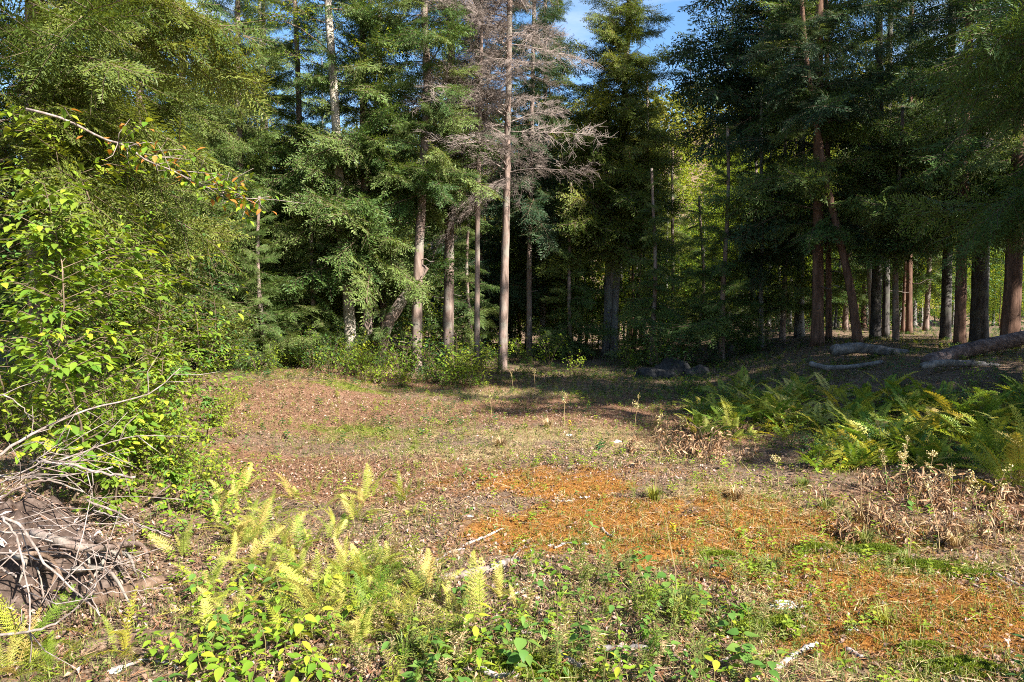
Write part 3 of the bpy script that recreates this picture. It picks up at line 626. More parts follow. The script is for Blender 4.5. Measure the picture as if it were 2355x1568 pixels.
# ---- wooded hill, one far mass
def hill_woods():
    rr = np.random.RandomState(21); g = Geo()
    for i in range(420):
        y = rr.uniform(74, 190); x = rr.uniform(-.62, .85) * y; z = hz(x, y); s = rr.uniform(.7, 1.25)
        conif = rr.rand() < .3
        nl = 230; t = rr.rand(nl)
        if conif: H = 11 * s; r = 2.3 * s * (1 - t) * np.sqrt(rr.uniform(.3, 1, nl)); zz = 1 + H * t
        else: H = 10 * s; r = 3.6 * s * np.sin(np.pi * np.clip(t * .8 + .17, 0, 1)) ** .6 * np.sqrt(rr.uniform(.3, 1, nl)); zz = 1 + H * t
        a = rr.uniform(0, 6.28, nl); P = np.stack([x + r * np.cos(a), y + r * np.sin(a), z + zz], 1)
        W, F = stamp(LEAF2, LEAF2F, rotmats(rr.uniform(0, 6.28, nl), rr.uniform(-.9, .4, nl), rr.uniform(-.7, .7, nl), (.85 if conif else 1.05) * rr.uniform(.6, 1.3, nl), P))
        g.add(W, F, 1 if conif else 0)
    o = obj('hillside_woods', g.mesh('hillside_woods', [M['far'], M['hemy']])); tag(o, 'sunlit woods covering the far hillside', 'woods', None, 'stuff')
hill_woods()
back_tree(ray(1580, 700).x * 155, 155, 'h', 1, 1.72, 'hemlock_tree', 'pointed conifer rising alone in the sky gap above the hill', None)

# ------------------------------------------------------------------ left saplings and shrubs
OV = [ovate(1, .5, .12, .15), ovate(1, .6, .1, .22), ovate(1, .42, .15, .1, serr=.06)]
LEAFM = {kk: [mesh_np('leaf', V, F, M[kk], smoothf=True) for V, F in OV] for kk in ('leafbig', 'leafgreen', 'leafdark')}
HEART = ovate(1, .85, .08, .15, cordate=.06)
LEAFM['heart'] = [mesh_np('leaf', HEART[0], HEART[1], M['leafgreen'], smoothf=True)]

def sapling(name, label, base, H, mat, nb, nl, leaf, nobj=60, lean=(0, 0), seed=0, group=None, cat='sapling', spread=.5, dense='broad', stemr=.012):
    rr = np.random.RandomState(seed); root = empty(name, base, label, cat, group); t = np.linspace(0, 1, 8)
    st = np.stack([lean[0] * t ** 1.5 * H + .05 * H * np.sin(t * 5 + seed), lean[1] * t ** 1.5 * H + .05 * H * np.sin(t * 4 + seed * 2), t * H], 1); st -= st[0]
    g = Geo(); tube(g, st, np.linspace(stemr, stemr * .3, 8), 5, 0, cap=False)
    P = []; A = []
    for i in range(nb):
        s = rr.uniform(.18, 1); p0 = np.array([np.interp(s, t, st[:, q]) for q in range(3)]); a = rr.uniform(0, 6.28); l = spread * H * (1.1 - .75 * s) * rr.uniform(.5, 1.1)
        p1 = p0 + np.array([math.cos(a), math.sin(a), .5]) * l * .55; p2 = p1 + np.array([math.cos(a), math.sin(a), rr.uniform(-.15, .25)]) * l * .5
        tube(g, [p0, p1, p2], [stemr * .45, stemr * .3, stemr * .15], 4, 0, cap=False)
        m = max(3, nl // nb)
        for j in range(m):
            q = (j + rr.rand()) / m; c = p0 + (p1 - p0) * q * 2 if q < .5 else p1 + (p2 - p1) * (q - .5) * 2
            P.append(c + rr.normal(0, .03 * spread * H, 3)); A.append(a + rr.choice([-1, 1]) * rr.uniform(.3, 1.3))
    obj('stem', g.mesh('stem', [M['twig']]), root)
    P = np.array(P); A = np.array(A); n = len(P)
    Mx = rotmats(A, rr.uniform(-.7, .15, n), rr.uniform(-.5, .5, n), leaf * rr.uniform(.6, 1.2, n), P)
    b = Vector(base); order = np.argsort([(P[i] + np.array(b) - np.array(CAM)) @ (P[i] + np.array(b) - np.array(CAM)) for i in range(n)])
    for i in order[:nobj]: objm('leaf', LEAFM[mat][int(rr.randint(len(LEAFM[mat])))], root, Mx[i])
    rest = order[nobj:]
    if len(rest):
        W, F = stamp(OV[0][0], OV[0][1], Mx[rest]); o = obj('foliage', mesh_np('foliage', W, F, M[dense], smoothf=True), root); o['kind'] = 'stuff'
    return root

def P2(u, Y):
    d = ray(u, 700); x = d.x / d.y * Y; return Vector((x, Y, hz(x, Y) - .03))
left_sap = [ # u, Y, H, mat, dense, leaves, leaf, label
    (60, 7.0, 3.0, 'leafbig', 'broady', 420, .13, 'tall leafy sapling at the left edge above the brush pile'),
    (150, 6.2, 1.7, 'leafbig', 'broad', 300, .12, 'bright leafy sapling just behind the brush pile'),
    (205, 7.6, 2.5, 'leafbig', 'broad', 560, .09, 'mid green sapling behind the pale dead branch'),
    (285, 8.4, 2.7, 'leafbig', 'broady', 560, .075, 'yellow-green sapling with layered leaves left of centre woods'),
    (360, 9.0, 2.2, 'leafbig', 'broady', 520, .08, 'yellow tinted sapling at the edge of the dark hollow'),
    (330, 7.2, 1.3, 'leafgreen', 'broad', 380, .075, 'low leafy bush under the yellow tinted sapling'),
    (420, 9.6, 1.7, 'leafgreen', 'broad', 480, .075, 'low green bush beside the dark hollow'),
    (110, 8.8, 3.9, 'leafgreen', 'broad', 520, .13, 'taller maple sapling in the left thicket'),
    (250, 10.2, 4.2, 'leafbig', 'broady', 560, .12, 'high maple sapling reaching up toward the diagonal branch'),
    (20, 9.5, 4.8, 'leafgreen', 'broadd', 800, .1, 'shaded maple sapling at the far left edge'),
    (400, 7.9, .75, 'leafgreen', 'broad', 260, .06, 'knee-high green bush beside the needle-strewn floor'),
    (470, 9.0, .65, 'leafgreen', 'broad', 240, .06, 'small green bush at the left rim of the clearing'),
    (340, 11.5, 3.6, 'leafgreen', 'broadd', 700, .09, 'dark green sapling inside the left woods'),
    (450, 13, 2.6, 'leafgreen', 'broadd', 520, .08, 'dark low sapling at the mouth of the hollow'),
    (160, 11.5, 5.5, 'leafbig', 'broad', 850, .1, 'maple sapling standing under the overhanging hemlock'),
    (300, 6.6, .8, 'leafbig', 'broady', 240, .07, 'low bright bush between the dead branches and the ferns'),
    (380, 6.4, .6, 'leafbig', 'broad', 200, .06, 'small bright bush behind the topmost yellow fern'),
    (255, 5.9, .7, 'leafbig', 'broady', 200, .075, 'small yellow-green bush right of the dead branch tips')]
for i, (u, Y, H, mt, dn, nl, lf, lab) in enumerate(left_sap):
    nl = int(nl * 1.8); sapling('leafy_sapling', lab, P2(u, Y), H, mt, max(8, int(nl / 22)), nl, lf, nobj=90 if Y < 9.5 else 30, lean=(R.uniform(-.05, .15), R.uniform(-.12, .05)), seed=200 + i, group='leafy saplings on the left', dense=dn)

# diagonal pale branch with leaves hanging across the left
def diagonal_branch():
    P = resample([dep(60, 250, 8.4), dep(150, 275, 8.5), dep(235, 318, 8.6), dep(290, 335, 8.65), dep(335, 368, 8.7), dep(405, 396, 8.8), dep(455, 425, 8.8), dep(500, 437, 8.9), dep(545, 455, 9.0), dep(620, 458, 9.1), dep(700, 468, 9.2)], 24)
    root = empty('leafy_bough', P[0], 'long pale bough with yellowing leaves slanting across the left woods', 'branch'); L = P - P[0]
    g = Geo(); tube(g, L, np.linspace(.018, .003, 24), 6, 0, rough=.12); obj('limb', g.mesh('limb', [M['deadwood']], True), root)
    rr = np.random.RandomState(5)
    for i in range(46):
        p = L[rr.randint(3, 21)]; e = p + np.array([rr.uniform(-.2, .55), rr.uniform(-.4, .4), rr.uniform(-.3, .3)]); g = Geo(); tube(g, [p, (p + e) / 2 + rr.uniform(-.05, .05, 3), e], [.007, .005, .003], 4); obj('twig', g.mesh('twig', [M['deadwood']]), root)
        for j in range(6):
            c = p + (e - p) * rr.uniform(.2, 1.1) + rr.normal(0, .05, 3)
            me = LEAFM['leafbig'][rr.randint(3)] if rr.rand() < .75 else LF_AUT[rr.randint(2)]
            objm('leaf', me, root, rotmats(np.array([rr.uniform(0, 6.28)]), np.array([rr.uniform(-1.0, .1)]), np.array([rr.uniform(-.5, .5)]), np.array([rr.uniform(.07, .13)]), c[None])[0])
LF_AUT = [mesh_np('leaf', V, F, M['autumn'], smoothf=True) for V, F in OV[:2]]
diagonal_branch()

# ------------------------------------------------------------------ undergrowth at the wood's edge
def bush_geo(seed, H, R0, nl, leaf):
    rr = np.random.RandomState(seed); P = []; g = Geo()
    for i in range(9):
        a = rr.uniform(0, 6.28); e = np.array([math.cos(a) * R0 * rr.uniform(.2, 1), math.sin(a) * R0 * rr.uniform(.2, 1), H * rr.uniform(.5, 1)])
        tube(g, [np.zeros(3), e * np.array([.4, .4, .6]), e], [.008, .005, .003], 3, 1, cap=False); m = nl // 9; q = rr.uniform(.3, 1.05, (m, 1)); P.append(e * q + rr.normal(0, .13 * R0 + .03, (m, 3)))
    P = np.concatenate(P); P[:, 2] = np.maximum(P[:, 2], .04); n = len(P)
    W, F = stamp(OV[0][0], OV[0][1], rotmats(rr.uniform(0, 6.28, n), rr.uniform(-.7, .2, n), rr.uniform(-.5, .5, n), leaf * rr.uniform(.6, 1.2, n), P)); g.add(W, F, 0); return g
G_BUSH = [bush_geo(1, .9, .6, 150, .1), bush_geo(2, .6, .5, 130, .085), bush_geo(3, 1.3, .7, 190, .11)]
BUSH = {kk: [g.mesh('shrub', [M[kk], M['twig']], True) for g in G_BUSH] for kk in ('broad', 'broadd', 'broady')}
def shrub(x, y, kk, s, label, group):
    o = obj('shrub', R.choice(BUSH[kk]), None, (x, y, hz(x, y) - .03), (0, 0, R.uniform(0, 6.28)), s); tag(o, label, 'shrub', group)
for i in range(120):
    u = R.uniform(470, 1120); Y = R.uniform(16.3, 22); p = P2(u, Y); kk = R.choice(['broad', 'broad', 'broady', 'broadd']); shrub(p.x, p.y, kk, R.uniform(.5, 1.05), HUE[kk] + ' shrub ' + foot_place(u), 'shrubs at the foot of the trunks')
for i in range(90):
    Y = 6.3 + 9 * R.random(); u = R.uniform(-20, 420 + 12 * min(Y, 14)) ; p = P2(u, Y)
    if u > 560: continue
    kk = R.choice(['broady', 'broady', 'broad']); shrub(p.x, p.y, kk, R.uniform(.5, 1.0) * (1 - .6 * float(smooth(300, 520, u))), HUE[kk] + ' thicket shrub, ' + thicket_place(u, Y), 'shrubs of the left thicket')
for i in range(60):
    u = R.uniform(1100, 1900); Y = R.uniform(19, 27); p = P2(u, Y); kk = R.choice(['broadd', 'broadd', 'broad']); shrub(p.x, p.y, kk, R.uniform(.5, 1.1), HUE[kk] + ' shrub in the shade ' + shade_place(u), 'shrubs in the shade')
for i in range(42):
    Y = R.uniform(26, 40); u = R.uniform(450, 2300); p = P2(u, Y)
    root = empty('understory_tree', (p.x, p.y, p.z), 'small leafy understory tree ' + woods_place(u), 'tree', 'understory trees', R.uniform(0, 6)); root.scale = (R.uniform(.6, 1.2),) * 3
    obj('crown', LOWB[i % 2], root); g = None
    obj('trunk', TRUNKS[1], root, None, None, (.25, .25, .3))

# ------------------------------------------------------------------ ferns
def frond(L, W, seed, n=16, comb=True, arch=.45):
    rr = np.random.RandomState(seed); g = Geo(); t = np.linspace(0, 1, 9)
    ax = np.stack([L * (t - .25 * arch * t ** 3), .04 * L * np.sin(t * 3 + seed), L * (-arch * t ** 2.2)], 1)
    tube(g, ax, np.linspace(.004, .0012, 9), 3, 0, cap=False)
    A = lambda s: np.array([np.interp(s, t, ax[:, q]) for q in range(3)])
    pos = []; az = []; pi = []; ln = []
    for i in range(n):
        s = .16 + .83 * i / n; w = W * .5 * (math.sin(math.pi * (.22 + .78 * ((s - .16) / .84)) ** 1.0) ** .8) * 1.05
        if i < 2: w *= .8
        slope = -arch * 2.2 * s ** 1.2
        for sd in (1, -1):
            a = sd * math.radians(78 - 32 * s + rr.uniform(-5, 5)); w2 = w * rr.uniform(.88, 1.08); p0 = A(s)
            if not comb:
                pos.append(p0); az.append(a); pi.append(slope * .35 + rr.uniform(-.25, .1)); ln.append((w2, .22 * w2 + .006)); continue
            m = max(3, int(w2 / .011)); dz = slope * .3 + rr.uniform(-.3, .05)
            for j in range(m):
                q = (j + .5) / m; c = p0 + np.array([math.cos(a), math.sin(a), dz * q]) * w2 * q
                pl = .0145 * (1.15 - q) * (L / .6) + .002
                for s2 in (1, -1):
                    pos.append(c); az.append(a + s2 * math.radians(58)); pi.append(rr.uniform(-.3, .15)); ln.append((pl, pl * .55))
            pos.append(p0); az.append(a); pi.append(dz); ln.append((w2 * 1.04, .006))
    pos = np.array(pos); n = len(pos); ln = np.array(ln); V, F = diamond(1, 1, .1)
    S = np.stack([ln[:, 0], ln[:, 1], ln[:, 1]], 1); Wv, Fn = stamp(V, F, rotmats(np.array(az), np.array(pi), rr.uniform(-.25, .25, n), S, pos)); g.add(Wv, Fn, 0); return g
G_FR = [frond(.62, .13, 7, 17, arch=.8), frond(.55, .17, 8, 15, arch=.2), frond(.62, .19, 1), frond(.62, .15, 2, 18, arch=.3), frond(.62, .2, 3, 15, arch=.6)]
G_FRF = [frond(.62, .19, 4, 20, False), frond(.62, .17, 5, 20, False, .6)]
FROND = {kk: [g.mesh('frond', [M[kk]]) for g in G_FR] for kk in ('fern', 'ferng')}
FRONDF = {kk: [g.mesh('frond', [M[kk]]) for g in G_FRF] for kk in ('fern', 'ferng')}
def fern(p, L, n, mat, label, group, near=True, seed=0, up=58, name='fern', face=None):
    rr = random.Random(seed); root = empty(name, (p.x, p.y, p.z - .02), label, 'fern', group)
    a = rr.random() * 6
    for i in range(n):
        a += 2.4 + rr.uniform(-.4, .4); az = a if face is None else face + rr.uniform(-1.1, 1.1)
        l = L * rr.uniform(.7, 1.1) / .62
        me = rr.choice((FROND if near else FRONDF)[mat])
        q = Euler((rr.uniform(-.7, .7), -math.radians(up + rr.uniform(-32, 20)), az), 'XYZ')
        obj('frond', me, root, (rr.uniform(-.04, .04), rr.uniform(-.04, .04), 0), q, l)
front_ferns = [  # u, v of the base, length, fronds, mat, label
    (590, 1245, .62, 8, 'fern', 'tall yellow fern at the left of the foreground group'),
    (560, 1130, .50, 6, 'fern', 'yellow fern behind the tall one near the rusty needle floor'),
    (470, 1115, .55, 5, 'ferng', 'upright green-yellow fern against the left bushes'),
    (415, 1290, .42, 6, 'fern', 'pale yellow fern beside the brush pile'),
    (720, 1420, .62, 8, 'fern', 'largest yellow fern in the middle of the foreground'),
    (790, 1330, .52, 7, 'fern', 'yellow fern right behind the largest one'),
    (840, 1345, .5, 7, 'fern', 'yellow fern with upright fronds at the right of the main group'),
    (880, 1360, .42, 6, 'fern', 'smaller yellow fern at the right end of the main group'),
    (690, 1330, .45, 6, 'fern', 'yellow fern tucked behind the broad leaved sapling'),
    (640, 1290, .4, 6, 'fern', 'low yellow fern between the tall fern and the largest one'),
    (725, 1140, .4, 2, 'fern', 'single arching yellow frond on the rusty needle floor'),
    (830, 1165, .28, 3, 'fern', 'tiny yellow fern on the rusty needles'),
    (1102, 1440, .58, 4, 'fern', 'slender upright yellow fern in front of the bleached log'),
    (1145, 1385, .36, 4, 'fern', 'small yellow fern leaning over the bleached log'),
    (990, 1375, .42, 6, 'fern', 'spreading yellow fern left of the bleached log'),
    (1040, 1420, .36, 5, 'fern', 'low yellow fern below the bleached log'),
    (950, 1400, .38, 5, 'fern', 'yellow fern between the main group and the bleached log'),
    (1195, 1410, .3, 3, 'fern', 'arched yellow frond over the leaf litter'),
    (60, 1500, .62, 10, 'ferng', 'broad yellow-green fern in the lower left corner'),
    (130, 1545, .5, 9, 'ferng', 'fern in front of the lower left corner one'),
    (20, 1560, .5, 8, 'fern', 'fern cut by the lower left edge'),
    (290, 1510, .42, 5, 'ferng', 'green fern growing from the mossy log'),
    (1000, 1520, .3, 4, 'ferng', 'small green fern at the bottom of the picture'),
    (500, 1190, .4, 5, 'fern', 'yellow fern at the edge of the small bushes'),
    (760, 1245, .4, 5, 'fern', 'yellow fern at the back of the main group'),
    (610, 1360, .35, 5, 'fern', 'low yellow fern beside the sunken log'),
    (870, 1430, .3, 4, 'fern', 'short yellow fern among the thin green stems'),
    (530, 1260, .35, 5, 'fern', 'fading yellow fern left of the tall one')]
for i, (u, v, L, n, mt, lab) in enumerate(front_ferns): fern(at(u, v), L * .84, n + 2, mt, lab, 'ferns in the foreground', seed=i, up=72 if n < 9 else 50)
bank = []
for i in range(190):
    u = R.uniform(1600, 2440); vv = R.uniform(915, 1085) if u > 1850 else R.uniform(890, 1015); p = at(u, vv)
    big = u > 2150 and vv < 1000
    kk = 'ferng' if R.random() < .6 or (big and R.random() < .7) else 'fern'; fern(p, R.uniform(.42, .8) * (1.15 if big else 1), R.randint(5, 8), kk, HUE[kk] + ' fern ' + bank_place(u, vv), 'ferns of the right-hand bank', near=False, seed=100 + i, up=58)
for i, (u, v, Y) in enumerate([(2290, 1000, 8.2), (2345, 980, 8.0), (2240, 960, 9.0), (2330, 1060, 7.2), (2390, 1010, 7.4), (2200, 930, 10), (2300, 900, 9.8)]):
    p = P2(u, Y); fern(p, .95, 9, 'ferng', ['tall bright green fern at the right edge of the bank', 'arching fern cut by the right edge', 'upright fern below the long log', 'fern with drooping fronds in front of the tall bright one', 'outermost fern at the right edge', 'fern in front of the grey log', 'fern standing highest under the long log'][i], 'tall ferns at the right edge', seed=300 + i, up=62)
for i in range(80):
    u = R.uniform(1560, 2440); v = R.uniform(885, 1085) if u > 1800 else R.uniform(880, 1000); p = at(u, v); kk = R.choice(['broadd', 'broadd', 'broad']); shrub(p.x, p.y, kk, R.uniform(.28, .5), 'low ' + HUE[kk] + ' plant ' + bank_place(u, v), 'leafy plants among the ferns')

# ------------------------------------------------------------------ logs, rocks, dead branches
def log(name, label, pts, r0, r1, mat, n=22, sides=12, rough=.08, cat='log', group=None, twigs=0, seed=0, tw=.35, twr=.004):
    P = resample(pts, n); rr = np.random.RandomState(seed + 5)
    if twigs or r0 < .03: P = P + rr.normal(0, .004, P.shape)
    g = Geo(); tube(g, P - P[0], np.linspace(r0, r1, n) * (1 + rr.uniform(-.06, .06, n)), sides, 0, rough=rough, rng=rr)
    o = obj(name, g.mesh(name, [M[mat]], True), None, P[0]); tag(o, label, cat, group)
    for i in range(twigs):
        k_ = rr.randint(2, n - 1); p = P[k_] - P[0]; d = P[min(n - 1, k_ + 1)] - P[k_ - 1]; d /= np.linalg.norm(d) + 1e-6
        s = np.cross(d, rr.normal(0, 1, 3)); s /= np.linalg.norm(s) + 1e-6; l = tw * rr.uniform(.4, 1.2); e = (d * .7 + s * .8); g = Geo()
        m_ = p + e * l * .5 + rr.normal(0, .04 * l, 3)
        tube(g, [p, m_, p + e * l + rr.normal(0, .12 * l, 3)], [twr, twr * .8, twr * .4], 4); obj('twig', g.mesh('twig', [M[mat]]), o)
    return o
def gl(u, v, up=0.): return at(u, v) + Vector((0, 0, up))
log('fallen_log', 'long fallen trunk with dark purplish bark lying on the right-hand bank', [dep(2135, 832, 13.5), dep(2230, 803, 14), dep(2290, 790, 14.2), dep(2420, 762, 14.8)], .15, .15, 'logdark', group='fallen logs on the bank', rough=.04)
log('fallen_log', 'shorter grey fallen log lying behind the shrubs, left of the long one', [dep(1915, 806, 15.5), dep(1980, 800, 15.6), dep(2060, 812, 15.8), dep(2140, 822, 16)], .13, .11, 'loggrey', group='fallen logs on the bank')
log('fallen_log', 'thin curved grey log lowest on the bank', [dep(1862, 836, 14.2), dep(1900, 845, 14), dep(1960, 843, 14), dep(2030, 832, 14)], .06, .04, 'loggrey', group='fallen logs on the bank')
log('fallen_log', 'weathered grey log below the long dark trunk', [dep(2120, 842, 12.6), dep(2180, 834, 12.7), dep(2260, 838, 12.8), dep(2330, 848, 12.9)], .07, .05, 'loggrey', group='fallen logs on the bank')
def rock(label, p, s, seed, mat='rock', name='boulder', cat='rock', group=None):
    rr = np.random.RandomState(seed); import bmesh; bm = bmesh.new(); bmesh.ops.create_icosphere(bm, subdivisions=3, radius=1)
    ph = rr.uniform(0, 6, 9)
    for v in bm.verts:
        c = v.co; k_ = 1 + .16 * math.sin(c.x * 2.6 + ph[0]) * math.sin(c.y * 2.9 + ph[1]) + .12 * math.sin(c.z * 4 + ph[2] + c.x * 3) + .06 * math.sin(c.x * 9 + ph[3]) * math.sin(c.y * 8 + ph[4]) + .04 * math.sin(c.z * 13 + c.y * 11)
        v.co = (c.x * s[0] * k_, c.y * s[1] * k_, max(-.3, c.z) * s[2] * k_)
    me = bpy.data.meshes.new(name); bm.to_mesh(me); bm.free(); me.materials.append(M[mat])
    o = obj(name, me, None, p, (0, 0, rr.uniform(-.3, .3))); tag(o, label, cat, group); return o
for (u, v, s, sd, lab) in [(1490, 868, (.42, .4, .3), 1, 'left dark boulder of the heap in the shade'), (1545, 862, (.5, .4, .42), 2, 'largest dark boulder in the middle of the heap'), (1600, 868, (.38, .35, .3), 3, 'right dark boulder of the heap by the fern bank'), (1525, 872, (.3, .25, .2), 4, 'small dark stone in front of the boulder heap')]:
    rock(lab, at(u, v), s, sd, group='dark boulder heap')
def slab():
    p = at(1803, 1397); rr = np.random.RandomState(3)
    o = rock('flat pale stone lying on the orange moss', p, (.115, .055, .03), 6, 'stone', 'pale_stone', 'stone')
slab()
# mound of soil and roots under the brush pile
LV0, LF0 = ovate(1, .6, .4, .3, n=1)
def mound():
    p = dep(40, 1270, 4.8); p.z = hz(p.x, p.y)
    rr = np.random.RandomState(9); n = 70; xs = np.linspace(-1, 1, n); X, Y = np.meshgrid(xs, xs); rad = np.sqrt(X ** 2 + Y ** 2)
    Z = .5 * (1 - smooth(.1, 1, rad)) * (.35 + 1.3 * fbm(X * 3 + 3, Y * 3, 5)) + .22 * (fbm(X * 8, Y * 8, 4) - .5) * (1 - rad ** 2).clip(0, 1) - .05
    Z = Z - .03 + height(p.x + X * .95, p.y + Y * .75) - p.z
    V = np.stack([X * .95, Y * .75, Z], -1).reshape(-1, 3); i = np.arange(n - 1)[:, None] * n + np.arange(n - 1)[None]; F = np.stack([i, i + 1, i + n + 1, i + n], -1).reshape(-1, 4)
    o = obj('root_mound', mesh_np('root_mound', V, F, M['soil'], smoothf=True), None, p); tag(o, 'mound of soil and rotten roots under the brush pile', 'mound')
    tl = np.random.RandomState(5); m_ = 1500; a_ = tl.uniform(0, 6.28, m_); q_ = np.sqrt(tl.rand(m_)) * .95; lx, ly = np.cos(a_) * q_, np.sin(a_) * q_
    lz = Z[np.clip(((ly + 1) / 2 * (n - 1)).round().astype(int), 0, n - 1), np.clip(((lx + 1) / 2 * (n - 1)).round().astype(int), 0, n - 1)]
    W, Fl = stamp(LV0, LF0, rotmats(tl.uniform(0, 6.28, m_), tl.uniform(-.9, .9, m_), tl.uniform(-1, 1, m_), np.stack([tl.uniform(.02, .10, m_), tl.uniform(.012, .035, m_), np.full(m_, .03)], 1), np.stack([lx * .95, ly * .75, lz + .012], 1)))
    obj('debris', mesh_np('debris', W, Fl, M['litter']), o)['kind'] = 'stuff'
    for k_ in range(26):
        a = rr.uniform(-.4, 1.2); q = np.array([rr.uniform(-.7, .8), rr.uniform(-.6, .1), rr.uniform(.1, .33)]); l = rr.uniform(.3, .9); g = Geo()
        tube(g, resample([q, q + np.array([math.cos(a), -abs(math.sin(a)) * .5, .06]) * l * .5, q + np.array([math.cos(a * 1.3), -.4, -.22]) * l], 8), np.linspace(.022, .005, 8) * rr.uniform(.4, 1.2), 6, 0, rough=.15); obj('root', g.mesh('root', [M['bark' if k_ % 3 else 'logwarm']], True), o)
mound()
BR = [  # label, [(u,v,Y)...], r0, r1, mat, twigs
    ('thick pale dead branch slanting up to the right above the brush pile', [(-40, 1068, 4.9), (0, 1044, 5), (90, 989, 5.2), (210, 939, 5.5), (345, 904, 5.9), (412, 846, 6.1)], .017, .004, 'deadwood', 7),
    ('second pale branch below the thick one with a forked tip', [(120, 1070, 5.2), (150, 1054, 5.2), (250, 1019, 5.4), (320, 1002, 5.5), (435, 1006, 5.7)], .011, .003, 'deadwood', 6),
    ('short stout grey branch end pointing at the small bushes', [(100, 1062, 5.3), (170, 1071, 5.3), (240, 1089, 5.3), (310, 1098, 5.3)], .014, .011, 'deadwood', 3),
    ('thin branch at the left edge above the thick one', [(-20, 905, 5.2), (25, 916, 5.2), (75, 960, 5.2)], .008, .004, 'deadwood', 2),
    ('long straight thin branch pointing right across the mound', [(-30, 1216, 4.3), (100, 1241, 4.35), (200, 1271, 4.4), (310, 1301, 4.4)], .008, .004, 'deadwood', 2),
    ('stout crooked branch bending down through the pile', [(0, 1186, 4.2), (45, 1209, 4.2), (75, 1249, 4.15), (95, 1289, 4.1), (145, 1334, 4.05), (195, 1379, 4.0), (228, 1416, 3.9)], .013, .005, 'deadwood', 6),
    ('pale branch hanging almost straight down to the corner ferns', [(5, 1189, 4.0), (35, 1229, 3.95), (50, 1289, 3.9), (62, 1349, 3.85), (70, 1434, 3.75), (70, 1524, 3.65)], .009, .004, 'deadwood', 4),
    ('bowed branch curving up from the lower left edge', [(-20, 1460, 3.7), (75, 1451, 3.7), (125, 1434, 3.75), (175, 1399, 3.85), (222, 1346, 3.95), (231, 1328, 4)], .010, .004, 'deadwood', 3),
    ('thin straight stick lying over the sunken log', [(212, 1367, 4.0), (300, 1359, 4.05), (395, 1351, 4.1)], .005, .003, 'deadwood', 0),
    ('reddish thin branch crossing the middle of the pile', [(-20, 1270, 4.2), (60, 1276, 4.2), (150, 1314, 4.1), (200, 1354, 4.05), (228, 1410, 3.95)], .007, .003, 'twigdead', 4),
    ('dark stick sloping down from the pile to the ferns', [(200, 1150, 4.9), (280, 1184, 4.85), (330, 1210, 4.8), (390, 1235, 4.75)], .011, .006, 'bark', 2),
    ('light stick beside the dark sloping one', [(215, 1172, 4.8), (300, 1200, 4.7), (395, 1233, 4.6)], .006, .003, 'deadwood', 0),
    ('arched dark branch at the top of the pile', [(-10, 1155, 4.8), (50, 1118, 4.8), (110, 1106, 4.8), (190, 1130, 4.8)], .012, .006, 'bark', 3),
    ('thin branch angled toward the thick pale one', [(-20, 1120, 5), (60, 1080, 5), (130, 1040, 5.1), (180, 1028, 5.1)], .007, .003, 'deadwood', 6),
    ('grey branch lying flat along the back of the pile', [(-30, 1090, 5.3), (60, 1100, 5.3), (160, 1092, 5.3), (260, 1075, 5.4)], .009, .004, 'deadwood', 6),
    ('bent twig hooked at the left edge of the pile', [(-10, 1300, 4), (15, 1315, 4), (35, 1325, 3.95)], .010, .006, 'deadwood', 0),
    ('fine twig rising in the middle of the pile', [(120, 1380, 4.0), (170, 1300, 4.05), (200, 1250, 4.1)], .004, .002, 'twigdead', 3),
    ('fine dark twig leaning right above the sunken log', [(230, 1330, 4.2), (260, 1290, 4.25), (285, 1235, 4.3)], .004, .002, 'bark', 3)]
for i, (lab, pts, r0, r1, mt, tw) in enumerate(BR):
    log('dead_branch', lab, [dep(*p) for p in pts], r0 * .8, r1 * .8, mt, n=20, sides=7, rough=.08, cat='branch', group='dead branches of the brush pile', twigs=tw, seed=i, tw=.4, twr=.0045)
for i in range(26):   # finer tangle
    u = R.uniform(-20, 190); v = R.uniform(1040, 1330); Y = R.uniform(4.3, 5.2); p = dep(u, v, Y); a = R.uniform(-.6, .9); l = R.uniform(.3, .8)
    log('dead_twig', 'fine twig tangled ' + pick(v, (1130, 1230), ('at the top', 'in the middle', 'at the foot')) + ' of the brush pile, ' + pick(u, (50, 120), ('left edge', 'centre', 'right side')), [p, p + Vector((math.cos(a) * l * .5, R.uniform(-.15, .1), math.sin(a) * l * .4)), p + Vector((math.cos(a) * l, R.uniform(-.2, .1), math.sin(a) * l * .5 - .05))], R.uniform(.003, .007), .002, R.choice(['deadwood', 'twigdead', 'bark']), n=8, sides=5, cat='twig', group='twigs of the brush pile', twigs=2, seed=50 + i, tw=.25, twr=.003)
log('sunken_log', 'weathered brown log half sunk in the ground below the brush pile', [gl(190, 1400, .01), gl(290, 1372, .02), gl(360, 1350, .02), gl(425, 1330, .0)], .055, .04, 'logwarm', rough=.12)
log('sunken_log', 'mossy log half sunk along the lower left', [gl(200, 1500, .0), gl(330, 1485, .02), gl(430, 1475, .0)], .05, .04, 'logwarm', rough=.12)
log('root', 'dark root curling out of the mound toward the leaf litter', [dep(75, 1225, 4.5), dep(200, 1260, 4.4), gl(320, 1275, .05), gl(342, 1308, .0)], .03, .018, 'bark', cat='root')
